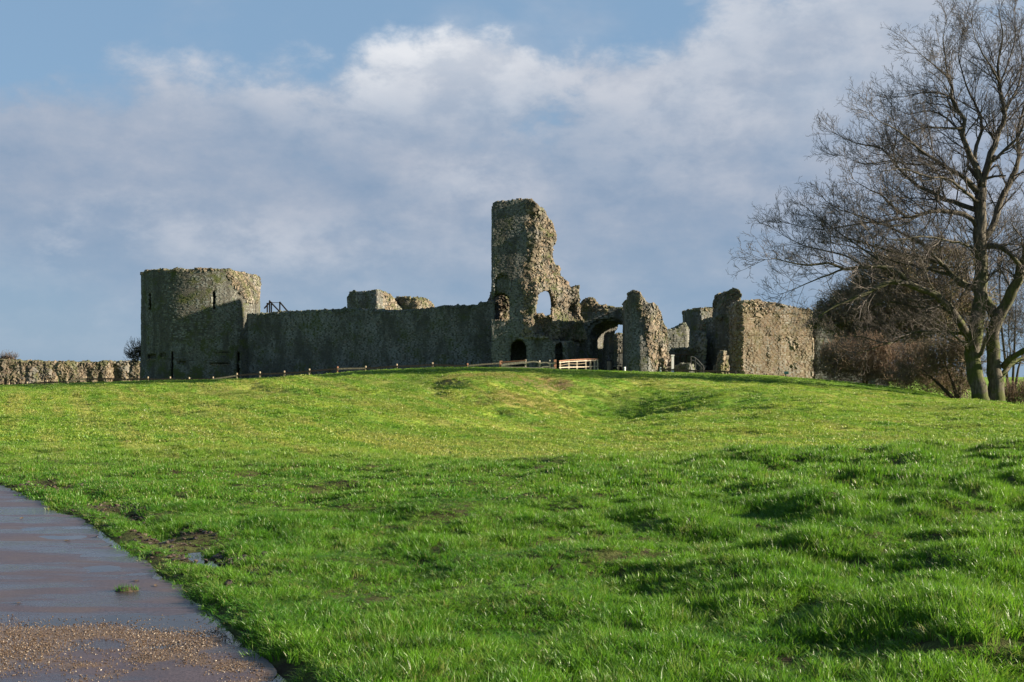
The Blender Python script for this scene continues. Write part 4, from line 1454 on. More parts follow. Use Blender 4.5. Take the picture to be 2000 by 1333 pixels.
ruin('rubble_heap', 'pale heap of fallen stones in the gap below the low wall', 
     [(1316, 745), (1320, 718), (1330, 713), (1342, 712), (1352, 715), (1360, 724), (1366, 745)],
     118.5, [(1314, 120), (1318, 118), (1345, 117.5), (1368, 119), (1360, 120.5)], 37, 'grey_core', 'grey_stone', amp=0.18, h=0.11, wid=0.3, course=0.2, cat='rubble',
     rub=lambda X, Y, Z: X * 0 + 1, zlo=0.8)
ruin('inner_ruin', 'grey inner ruin wall seen through the gate passage', 
     [(1172, 760), (1173, 662), (1190, 657), (1206, 652), (1216, 653), (1228, 656), (1228, 760)],
     150, [(1172, 152), (1172, 150.6), (1206, 149.4), (1228, 150.0), (1228, 152)], 38, 'grey_core', 'grey_stone', amp=0.16, h=0.17, wid=0.34, course=0.21,
     rub=lambda X, Y, Z: np.where(Z > ZZ(690, 150), 1, -1), rubble_stone='rubble_stone', zlo=0.5)

# keep walls rising behind the curtain wall
ruin('keep_wall', 'square dark stump of the keep with one sunlit sloping side, above the curtain wall', 
     [(678, 640), (678, 583), (683, 577), (686, 571), (697, 570), (700, 572), (720, 572), (735, 571), (748, 570), (757, 576), (768, 585), (776, 594), (790, 604), (790, 640)],
     140, [(678, 143), (678, 139.4), (700, 138.0), (736, 137.2), (792, 141.8), (788, 144)], 41, 'grey_core', 'grey_stone', cat='ruin', h=0.16, wid=0.34, course=0.2,
     rub=lambda X, Y, Z: np.where((X / Y * FPX + 1000 > 742 + (ZZ(571, 140) - Z) * 5), 1, -1), rubble_stone='rubble_stone', zlo=5.0,
     ampfn=lambda x, y, z: np.where(x / y * FPX + 1000 > 742, 0.22, 0.08))
ruin('keep_stump', 'rounded rubble stump of the keep behind the middle of the curtain wall', 
     [(766, 640), (768, 590), (772, 583), (790, 581), (806, 582), (812, 580), (828, 582), (838, 587), (842, 592), (848, 601), (848, 640)],
     143, [(766, 145), (768, 142.6), (790, 141.2), (815, 141.2), (848, 144.2), (846, 146)], 44, 'grey_core', 'rubble_stone', amp=0.24, cat='ruin', h=0.16, wid=0.34, course=0.2,
     rub=lambda X, Y, Z: np.where((X / Y * FPX + 1000 > 812) | (Z > ZZ(588, 142)), 1, -1), rubble_stone='rubble_stone', zlo=5.0)


# outer wall far away on the left: eroded flint face with upright hollows
def outer_extra(d, X, Y, Z):
    q = X / Y * FPX + 1000
    hol = 0.42 * np.clip(vnoise(q / 17.0 + 0.8 * vnoise(q / 40.0, Z * 0, seed=117), Z / 4.0, seed=111) * (0.6 + 0.7 * vnoise(q / 30.0, Z / 3.0, seed=118)) + 0.45 * vnoise(q / 6.5, Z / 1.8, seed=112), -0.3, 1.2) * sstep(0.1, 0.7, np.where(q < 113, ZZ(706, 149), ZZ(706, 146)) - Z)
    return d + hol


ruin('outer_wall', 'outermost stretch of the far eroded outer wall, brown stone with scrub on top', 
     [(-60, 770), (-60, 700), (-20, 701), (10, 703), (35, 706), (60, 706), (85, 706), (104, 707), (109, 712), (111, 730), (113, 760), (113, 770)],
     150, [(-60, 152), (-60, 147.5), (113, 150.5), (114, 153.5)], 47, 'warm_core', 'rubble_stone', amp=0.2, h=0.17, wid=0.30, course=0.18,
     rub=lambda X, Y, Z: X * 0 + 1, extra=outer_extra, zlo=-0.8)
ruin('outer_wall', 'stretch of far eroded outer wall between the gap and the round tower', 
     [(110, 770), (113, 755), (117, 730), (122, 712), (126, 707), (150, 707), (180, 708), (210, 707), (240, 706), (266, 705), (274, 710), (280, 713), (290, 770)],
     147, [(110, 147.5), (113, 144.4), (280, 148.0), (292, 150.5)], 50, 'warm_core', 'rubble_stone', amp=0.2, h=0.17, wid=0.30, course=0.18,
     rub=lambda X, Y, Z: X * 0 + 1, extra=outer_extra, zlo=-0.8)

# continuation of the Roman wall behind the bushes
ruin('shaded_wall', 'shaded grey wall behind the brambles, next to the sunlit bastion', 
     [(1584, 745), (1584, 612), (1600, 608), (1640, 610), (1690, 612), (1730, 618), (1740, 760), (1584, 760)],
     126, [(1586, 126.5), (1586, 124.0), (1740, 126.5), (1740, 129)], 53, 'grey_core', 'grey_stone', amp=0.08, h=0.16, wid=0.40, course=0.24, zlo=-1.5)
print('ruins', round(time.time() - T0, 1))


# ------------------------------------------------------------------ fences and small built things
def post(name, px, ptop, Y, parent, matn, w=0.14, round_=True, label=None):
    x, zt = XX(px, Y), ZZ(ptop, Y)
    zb = float(H(x, Y)) - 0.3
    mb = MB()
    jx, jy = random.uniform(-.03, .03), random.uniform(-.03, .03)
    if round_:
        mb.tube([(x, Y, zb), (x + jx * .5, Y + jy * .5, (zb + zt) / 2), (x + jx, Y + jy, zt - 0.03), (x + jx, Y + jy, zt)], [w * .55, w * .52, w * .5, w * .36], 8)
    else:
        mb.box((x, Y, (zb + zt) / 2), (w, w, zt - zb), 0.2, 0.012)
    o = mb.build(name, M[matn], parent)
    if label:
        o['label'] = label
    return o


FY = 103.0
lf = [(-25, 752), (17, 748), (53, 746), (92, 742.5), (130, 741), (168, 735.5), (207, 735.5), (247, 736.5), (288, 736), (332, 736), (370, 737), (416, 736), (463, 729),
      (508, 726), (555, 724.5), (604, 720.5), (659, 716), (714, 715), (774, 711), (844, 708), (913, 710), (978, 705)]
fence = thing('post_and_rail_fence', (XX(480, FY), FY, float(H(XX(480, FY), FY))), 'long low post and rail fence with pale post tops below the curtain wall', 'fence')
for i, (px, pt) in enumerate(lf[:-1]):
    post('post', px, pt, FY, fence, 'red_wood' if px in (659, 913) else 'post_wood', 0.17 if px > 440 else 0.15)
for (a, ta), (b, tb) in zip(lf[:-1], lf[1:]):
    for dz_, mt in ((0.21, 'dark_wood' if a not in (659, 913, 416, 130) else 'post_wood'),):
        mb = MB()
        sag = random.uniform(-.04, .02)
        pa, pb = P(a, ta, FY - 0.07), P(b, tb, FY - 0.07)
        mid = ((pa[0] + pb[0]) / 2, FY - 0.07, (pa[2] + pb[2]) / 2 - dz_ + sag)
        mb.beam([(pa[0], pa[1], pa[2] - dz_), mid, (pb[0], pb[1], pb[2] - dz_)], 0.05, 0.13)
        mb.build('rail', M[mt], fence)

# bleached oak rails in front of the gatehouse
WY = 101.5
wf = thing('oak_rail_fence', (XX(1030, WY), WY, float(H(XX(1030, WY), WY))), 'bleached oak fence with wavy split rails in front of the gatehouse tower', 'fence')
pa = [(978, 705, 'red_wood', .22), (1027, 702.5, 'pale_wood', .14), (1054, 704.5, 'pale_wood', .12), (1074, 704, 'pale_wood', .12), (1084, 703, 'red_wood', .22)]
for px, pt, mt, w_ in pa:
    post('post', px, pt, WY, wf, mt, w_, False)


def rail(parent, pts, Y, th, wz, mt, label=None):
    mb = MB()
    mb.beam([P(a, b, Y) for a, b in pts], th, wz)
    o = mb.build('rail', M[mt], parent)
    if label:
        o['label'] = label
    return o


rail(wf, [(979, 714), (992, 711.5), (1008, 710), (1020, 708.5), (1027, 709)], WY - .12, .05, 0.19, 'pale_wood', 'broad pale split rail')
rail(wf, [(979, 708), (1004, 706), (1027, 704.5)], WY - .08, .05, 0.09, 'red_wood')
rail(wf, [(979, 717.5), (1004, 718.5), (1027, 718)], WY - .10, .05, 0.12, 'pale_wood')
rail(wf, [(1027, 709), (1034, 707.5), (1041, 706.5), (1048, 707), (1054, 709)], WY - .10, .05, 0.12, 'pale_wood')
rail(wf, [(1027, 718.5), (1040, 719.5), (1054, 719)], WY - .10, .05, 0.11, 'pale_wood')
rail(wf, [(1054, 710), (1061, 708.5), (1068, 708.5), (1074, 710.5)], WY - .10, .05, 0.11, 'pale_wood')
rail(wf, [(1054, 719.5), (1062, 717), (1074, 716.5)], WY - .10, .05, 0.11, 'pale_wood')
rail(wf, [(1074, 711), (1084, 709)], WY - .10, .05, 0.10, 'pale_wood')
rail(wf, [(1074, 719), (1084, 719)], WY - .10, .05, 0.12, 'pale_wood')

br = thing('bridge_railing', (XX(1130, 103), 103, float(H(XX(1130, 103), 103))), 'pale wooden bridge railing with red brown top rail leading to the gateway arch', 'railing')
BY0, BY1 = 101.3, 106.5


def by(px):
    return BY0 + (BY1 - BY0) * (px - 1090) / 80.0


for px, pt in ((1094, 706), (1111, 704), (1127, 705), (1144, 703.5), (1153, 705), (1161, 704), (1167, 702.5)):
    post('post', px, pt, by(px), br, 'pale_wood', 0.12, False)
for pts, wz, mt in (([(1092, 705.5), (1111, 703.5), (1144, 702), (1168, 701.5)], .07, 'red_wood'), ([(1092, 708.5), (1111, 706.5), (1144, 705), (1168, 704)], .075, 'pale_wood'),
                    ([(1092, 714.5), (1111, 711), (1127, 711.5), (1144, 710)], .03, 'post_wood'), ([(1092, 718.5), (1111, 717.5), (1144, 717), (1168, 715.5)], .075, 'pale_wood')):
    mb = MB()
    mb.beam([P(a, b, by(a) - .10) for a, b in pts], .05, wz)
    mb.build('rail', M[mt], br)

# right-hand low fence
rf = thing('low_rail_fence', (XX(1360, 104), 104, float(H(XX(1360, 104), 104))), 'low dark rail fence with one pale post between gate pier and bastion', 'fence')
rp = [(1290, 717.5, 'white_paint'), (1325, 721, 'dark_wood'), (1359, 722, 'dark_wood'), (1398, 723, 'dark_wood'), (1416, 724, 'dark_wood'), (1436, 725, 'dark_wood')]
for px, pt, mt in rp:
    post('post', px, pt, 104, rf, mt, 0.13, label='pale capped post' if mt == 'white_paint' else None)
for (a, ta, _), (b, tb, _) in zip(rp[:-1], rp[1:]):
    mb = MB()
    mb.beam([P(a, ta + 2.5 if a != 1290 else 721, 104 - .08), P(b, tb + 2.5, 104 - .08)], .05, .12)
    mb.build('rail', M['dark_wood'], rf)
mp = thing('marker_post', (XX(1220, 103), 103, float(H(XX(1220, 103), 103))), 'short white marker post at the foot of the gate pier', 'marker post')
post('shaft', 1220, 718, 103, mp, 'white_paint', 0.15)
mb = MB()
x_, y_, z_ = P(1220, 717.6, 103)
mb.tube([(x_, y_, z_ - .05), (x_, y_, z_ + .02)], [.10, .07], 10)
mb.build('cap', M['white_paint'], mp)

# teal marker by the bastion
tm = thing('trail_marker', (XX(1535, 100), 100, float(H(XX(1535, 100), 100))), 'tiny teal marker sign on a post in front of the sunlit bastion', 'sign')
post('post', 1535, 727, 100, tm, 'teal', 0.09)
mb = MB()
x_, y_, z_ = P(1536, 728.5, 99.9)
mb.box((x_, y_, z_), (0.36, 0.05, 0.22), 0.0, 0.005)
mb.build('board', M['teal'], tm)

# iron gate at the back of the passage
ig = thing('iron_gate', (XX(1202, 122.6), 122.6, ground_z(1202, 122)), 'black iron gate with upright bars in the gateway arch', 'gate')
GYP = 122.3
for k in range(11):
    px = 1190 + k * 2.9
    mb = MB()
    mb.tube([P(px, 730, GYP), P(px, 664, GYP)], 0.030, 6)
    mb.build('bar', M['iron'], ig)
for py in (668, 690, 712, 722):
    mb = MB()
    mb.beam([P(1188, py, GYP), P(1222, py, GYP)], .05, .07)
    mb.build('rail', M['iron'], ig)

# litter bin and bench in the passage mouth
bn = thing('litter_bin', P(1190, 722, 116.5), 'small slatted bin on a post in the sunlit strip of the gateway passage', 'bin')
bx_, by_, bz_ = P(1190, 712, 116.5)
mb = MB()
mb.tube([(bx_, by_, bz_ - .55), (bx_, by_, bz_ - .1), (bx_, by_, bz_ + .28)], [.20, .22, .24], 12)
mb.build('bin_body', M['post_wood'], bn)
mb = MB()
mb.tube([(bx_, by_, bz_ + .28), (bx_, by_, bz_ + .42), (bx_, by_, bz_ + .50)], [.27, .24, .08], 12)
mb.build('lid', M['iron'], bn)
bnch = thing('bench', P(1206, 722, 118.0), 'low wooden bench beside the bin in the gateway passage', 'bench')
mb = MB()
mb.beam([P(1198, 716.5, 118.0), P(1214, 716.5, 118.0)], .35, .06)
mb.build('seat', M['post_wood'], bnch)
for px in (1200, 1212):
    mb = MB()
    mb.beam([P(px, 717, 118.0), P(px, 725, 118.0)], .3, .07)
    mb.build('leg', M['dark_wood'], bnch)

# white notice post and metal stair railing in the gap
npst = thing('notice_post', P(1313.5, 724, 113.5), 'thick white notice post in the gap next to the gate pier', 'post')
mb = MB()
x_, y_, z_ = P(1313.5, 708, 113.5)
mb.box((x_, y_, z_ - .35), (.22, .20, 1.9), 0.1, .004)
mb.build('shaft', M['white_paint'], npst)
mb = MB()
mb.box((x_, y_, z_ + .64), (.30, .28, .10), 0.1, .004)
mb.build('cap', M['white_paint'], npst)
sr = thing('stair_railing', P(1362, 722, 115.5), 'curved metal handrail of the steps in the gap, before the dark ruined wall', 'railing')
SY = 115.5
for px, a, b in ((1349.5, 697, 728), (1358, 700, 728), (1369, 711, 728), (1374, 716, 730)):
    mb = MB()
    mb.tube([P(px, b, SY), P(px, a, SY)], .035, 6)
    mb.build('post', M['galvanised'], sr)
for dz_ in (0, 7):
    mb = MB()
    mb.tube([P(1349.5, 697 + dz_, SY), P(1356, 698 + dz_, SY), P(1362, 703 + dz_, SY), P(1370, 711 + dz_, SY), P(1374, 716 + dz_, SY), P(1375, 722 + dz_ * .5, SY)], .035, 6)
    mb.build('rail', M['galvanised'], sr)
vp = thing('viewing_platform', P(1335, 700, 121.5), 'dark timber viewing platform under the low pale rubble wall in the gap', 'platform')
mb = MB()
mb.beam([P(1312, 694, 121.5), P(1352, 693, 121.5)], 1.2, .10)
mb.build('deck', M['dark_wood'], vp)
for px in (1316, 1328, 1340, 1350):
    mb = MB()
    mb.beam([P(px, 694.5, 121.5), P(px, 728, 121.5)], .12, .12)
    mb.build('support', M['dark_wood'], vp)

# wooden steps with handrail where the wall walk meets the tower
ws = thing('stair_handrail', P(540, 612, 123.0), 'dark wooden stair handrail on top of the curtain wall beside the round tower', 'railing')
WSY = 123.2
for px, a, b in ((522, 592, 614), (526.5, 587, 614), (530, 590, 614), (546.5, 590, 614)):
    mb = MB()
    mb.beam([P(px, b, WSY), P(px, a, WSY)], .12, .13)
    mb.build('post', M['dark_wood'], ws)
for pts in ([(527, 589), (546, 609)], [(546, 590), (563, 610)], [(527, 591.5), (547, 591.5)], [(516, 603), (527, 591)]):
    mb = MB()
    mb.beam([P(a, b, WSY - .05) for a, b in pts], .08, .14 if pts[0][1] != 591.5 else .05)
    mb.build('rail', M['dark_wood'], ws)


# ------------------------------------------------------------------ trees and scrub
m, n = mat('ash_bark')
geo = n.new('ShaderNodeNewGeometry')
pos = geo.outputs['Position']
b1 = n.noise(n.vmath('MULTIPLY', pos, (7, 7, 1.6)), 1.0, 5.0, 0.7)
b2 = n.noise(pos, 1.1, 5.0, 0.62)
c = n.mix(n.ramp(b1, 0.35, 0.68), (0.038, 0.034, 0.028), (0.108, 0.096, 0.076))
hgt = n.new('ShaderNodeSeparateXYZ', {0: pos}).outputs[2]
c = n.mix(n.math('MULTIPLY', n.ramp(b2, 0.40, 0.58), n.ramp(hgt, 13.0, 4.0)), c, n.mix(b1, (0.022, 0.031, 0.008), (0.074, 0.086, 0.020)))
finish(n, c, 0.9, b1, 0.7, 0.04, 0.2)
M['bark'] = m
m, n = mat('dark_scrub_bark')
finish(n, n.mix(n.noise(None, 3.0), (0.030, 0.025, 0.020), (0.070, 0.058, 0.045)), 0.9, spec=0.2)
M['dark_bark'] = m
m, n = mat('bare_twigs')
geo = n.new('ShaderNodeNewGeometry')
c = n.mix(geo.outputs['Random Per Island'], (0.048, 0.041, 0.039), (0.105, 0.089, 0.079))
finish(n, c, 0.8, spec=0.3)
M['twig'] = m
m, n = mat('thorn_twigs')
geo = n.new('ShaderNodeNewGeometry')
finish(n, n.mix(geo.outputs['Random Per Island'], (0.085, 0.066, 0.045), (0.205, 0.160, 0.108)), 0.8, spec=0.3)
M['thorn'] = m
m, n = mat('russet_twigs')
geo = n.new('ShaderNodeNewGeometry')
c = n.cramp(geo.outputs['Random Per Island'], [(0, (0.100, 0.062, 0.042)), (0.4, (0.175, 0.115, 0.078)), (0.75, (0.25, 0.175, 0.12)), (1.0, (0.15, 0.12, 0.07))])
finish(n, c, 0.8, spec=0.3)
M['russet'] = m


def leaf_mat(name, stops, trans=0.3, rough=0.45):
    m, n = mat(name)
    geo = n.new('ShaderNodeNewGeometry')
    c = n.cramp(geo.outputs['Random Per Island'], stops)
    pr = n.new('ShaderNodeBsdfPrincipled', {'Base Color': c, 'Roughness': rough, 'Specular IOR Level': 0.35})
    tl = n.new('ShaderNodeBsdfTranslucent', {'Color': c})
    mx = n.new('ShaderNodeMixShader', {0: trans, 1: pr.outputs[0], 2: tl.outputs[0]})
    n.new('ShaderNodeOutputMaterial', {0: mx.outputs[0]})
    return m


M['ivy'] = leaf_mat('ivy_leaves', [(0, (0.070, 0.078, 0.034)), (0.35, (0.120, 0.118, 0.054)), (0.62, (0.185, 0.152, 0.084)), (0.85, (0.25, 0.195, 0.120)), (1, (0.28, 0.21, 0.13))])
M['brown_leaf'] = leaf_mat('dead_leaves', [(0, (0.075, 0.050, 0.030)), (0.5, (0.125, 0.085, 0.050)), (1, (0.185, 0.135, 0.085))], 0.2, 0.6)


class Tubes:
    """thin branches gathered by the number of their joints and turned into triangles together"""
    def __init__(self):
        self.g = {}

    def add(self, pts, r0, r1, sides):
        self.g.setdefault((len(pts), sides), []).append((pts, r0, r1))

    def mesh(self, name):
        Vs, Fs, base = [], [], 0
        for (k, sd), items in self.g.items():
            Pn = np.array([i[0] for i in items], float)
            r = np.array([i[1] for i in items])[:, None] + (np.array([i[2] for i in items]) - np.array([i[1] for i in items]))[:, None] * np.linspace(0, 1, k)[None]
            T = np.gradient(Pn, axis=1)
            T /= np.linalg.norm(T, axis=2)[..., None] + 1e-9
            ref = np.array([0.31, 0.83, 0.46])
            a = np.cross(T, ref)
            a /= np.linalg.norm(a, axis=2)[..., None] + 1e-9
            b = np.cross(T, a)
            th = np.arange(sd) * 2 * math.pi / sd
            ring = Pn[:, :, None] + r[:, :, None, None] * (a[:, :, None] * np.cos(th)[:, None] + b[:, :, None] * np.sin(th)[:, None])
            N = len(items)
            Vs.append(ring.reshape(-1, 3))
            i = np.arange(N * k * sd).reshape(N, k, sd) + base
            j = np.roll(i, -1, axis=2)
            Fs.append(np.stack([i[:, :-1], j[:, :-1], j[:, 1:], i[:, 1:]], -1).reshape(-1, 4))
            base += N * k * sd
        return mesh_np(name, np.concatenate(Vs), np.concatenate(Fs), smooth=True)


def vadd(a, b, s=1.0):
    return (a[0] + b[0] * s, a[1] + b[1] * s, a[2] + b[2] * s)


def vnorm(a):
    l = math.sqrt(a[0] * a[0] + a[1] * a[1] + a[2] * a[2]) or 1
    return (a[0] / l, a[1] / l, a[2] / l)


def resample(pts, step):
    """smooth polyline through the points at about this spacing (Catmull-Rom)"""
    out = []
    Pp = [Vector(p) for p in pts]
    for i in range(len(Pp) - 1):
        p0, p1, p2, p3 = Pp[max(i - 1, 0)], Pp[i], Pp[i + 1], Pp[min(i + 2, len(Pp) - 1)]
        k = max(1, int((p2 - p1).length / step))
        for j in range(k):
            t = j / k
            out.append(0.5 * ((2 * p1) + (p2 - p0) * t + (2 * p0 - 5 * p1 + 4 * p2 - p3) * t * t + (3 * p1 - p0 - 3 * p2 + p3) * t ** 3))
    out.append(Pp[-1])
    return [tuple(p) for p in out]


def limb_points(pts, wob, rng):
    p = resample(pts, 0.45)
    return [(a + rng.gauss(0, wob), b + rng.gauss(0, wob), c + rng.gauss(0, wob)) for a, b, c in p[:1]] + [(a + rng.gauss(0, wob), b + rng.gauss(0, wob), c + rng.gauss(0, wob)) for a, b, c in p[1:]]


def grow(T, start, d, length, r, level, rng, cfg):
    """one branch and, along it, its side branches"""
    nseg = 5 if level <= 1 else (4 if level == 2 else (3 if level < cfg['levels'] else 2))
    pts = [start]
    p, dd = start, d
    st = length / nseg
    for i in range(nseg):
        w_ = cfg['wob']
        dd = vnorm((dd[0] + rng.gauss(0, w_), dd[1] + rng.gauss(0, w_), dd[2] + rng.gauss(0, w_) + cfg['up'] * (0.5 + 0.5 * level)))
        p = vadd(p, dd, st)
        pts.append(p)
    T.add(pts, r, max(r * 0.42, cfg['rmin']), 5 if level <= 1 else (4 if level == 2 else 3))
    if level >= cfg['levels']:
        return
    gap = cfg['gap'][level]
    t = cfg['gap0'] * length + rng.uniform(0, gap)
    side = rng.choice((-1, 1))
    while t < length * 0.97:
        f = t / st
        i = min(int(f), nseg - 1)
        q = tuple(pts[i][k] + (pts[i + 1][k] - pts[i][k]) * (f - i) for k in range(3))
        bd = vnorm(tuple(pts[i + 1][k] - pts[i][k] for k in range(3)))
        ang = rng.uniform(*cfg['ang'])
        az = rng.uniform(0, 6.283)
        # a vector across the branch
        ref = (0, 0, 1) if abs(bd[2]) < 0.9 else (1, 0, 0)
        s1 = vnorm((bd[1] * ref[2] - bd[2] * ref[1], bd[2] * ref[0] - bd[0] * ref[2], bd[0] * ref[1] - bd[1] * ref[0]))
        s2 = (bd[1] * s1[2] - bd[2] * s1[1], bd[2] * s1[0] - bd[0] * s1[2], bd[0] * s1[1] - bd[1] * s1[0])
        cx = (math.cos(az) * s1[0] + math.sin(az) * s2[0], math.cos(az) * s1[1] + math.sin(az) * s2[1], math.cos(az) * s1[2] + math.sin(az) * s2[2])
        cd = vnorm(tuple(bd[k] * math.cos(ang) + cx[k] * math.sin(ang) for k in range(3)))
        rem = 1 - t / length
        cl = length * rng.uniform(*cfg['ratio']) * (0.45 + 0.75 * rem)
        cl = min(max(cl, cfg['lmin'][level]), cfg['lmax'][level])
        rr = max(r * (1 - 0.55 * t / length) * rng.uniform(0.45, 0.65), cfg['rmin'])
        grow(T, q, cd, cl, rr, level + 1, rng, cfg)
        t += gap * rng.uniform(0.6, 1.4)


TRY = 84.0
TS = TRY / 55.0


def tp(lst, y0=TRY):
    """limb drawn as (picture column, row, depth offset, radius)"""
    return [P(a, b, y0 + d * TS) for a, b, d, r in lst], [r * TS * 0.9 for a, b, d, r in lst]


def limb_mesh(T, pts, rads, rng, wob=0.045):
    p = resample(pts, 0.5)
    L = [0]
    for a, b in zip(p[:-1], p[1:]):
        L.append(L[-1] + math.dist(a, b))
    LK = [0]
    for a, b in zip(pts[:-1], pts[1:]):
        LK.append(LK[-1] + math.dist(a, b))
    LK = [q * L[-1] / LK[-1] for q in LK]
    rr = [float(np.interp(s, LK, rads)) for s in L]
    p = [p[0]] + [tuple(c + rng.gauss(0, wob * min(1, q * 6)) for c in a) for a, q in zip(p[1:], rr[1:])]
    mb = MB()
    mb.tube(p, [q * rng.uniform(0.93, 1.07) for q in rr], 10 if rads[0] > 0.12 else 7)
    return p, rr, L, mb


def tree_from_limbs(root, limbs, cfg, rng, twigname='crown'):
    T = Tubes()
    for li, (kind, lst) in enumerate(limbs):
        pts, rads = tp(lst)
        p, rr, L, mb = limb_mesh(T, pts, rads, rng)
        mb.build(kind, M['bark'], root, smooth=True)
        # side branches
        s = cfg['bare'](kind) * L[-1]
        while s < L[-1]:
            i = min(int(np.searchsorted(L, s)), len(p) - 1)
            i = max(i, 1)
            f = (s - L[i - 1]) / max(L[i] - L[i - 1], 1e-6)
            q = tuple(p[i - 1][k] + (p[i][k] - p[i - 1][k]) * f for k in range(3))
            bd = vnorm(tuple(p[i][k] - p[i - 1][k] for k in range(3)))
            az, ang = rng.uniform(0, 6.283), rng.uniform(0.5, 1.15)
            ref = (0, 0, 1) if abs(bd[2]) < 0.9 else (1, 0, 0)
            b_ = Vector(bd)
            s1 = b_.cross(Vector(ref)).normalized()
            s2 = b_.cross(s1)
            cd = (b_ * math.cos(ang) + (s1 * math.cos(az) + s2 * math.sin(az)) * math.sin(ang) + Vector((0, 0, 0.22))).normalized()
            rem = 1 - s / L[-1]
            ln = TS * rng.uniform(1.0, 2.5) * (0.62 + 0.65 * rem)
            grow(T, q, tuple(cd), ln, max(min(rr[i] * 0.42, 0.036 * TS), 0.010 * TS), 1, rng, cfg)
            s += cfg['gap'][0] * rng.uniform(0.5, 1.5)
        # the limb runs out into a spray of twigs
        bd = vnorm(tuple(p[-1][k] - p[-2][k] for k in range(3)))
        for _ in range(3):
            grow(T, p[-1], vnorm((bd[0] + rng.gauss(0, .3), bd[1] + rng.gauss(0, .3), bd[2] + rng.gauss(0, .3))), TS * rng.uniform(0.9, 1.6), max(rr[-1] * 0.7, 0.012 * TS), 1, rng, cfg)
    me = T.mesh(twigname)
    return tag(link(twigname, me, M['twig'], root), kind='stuff')


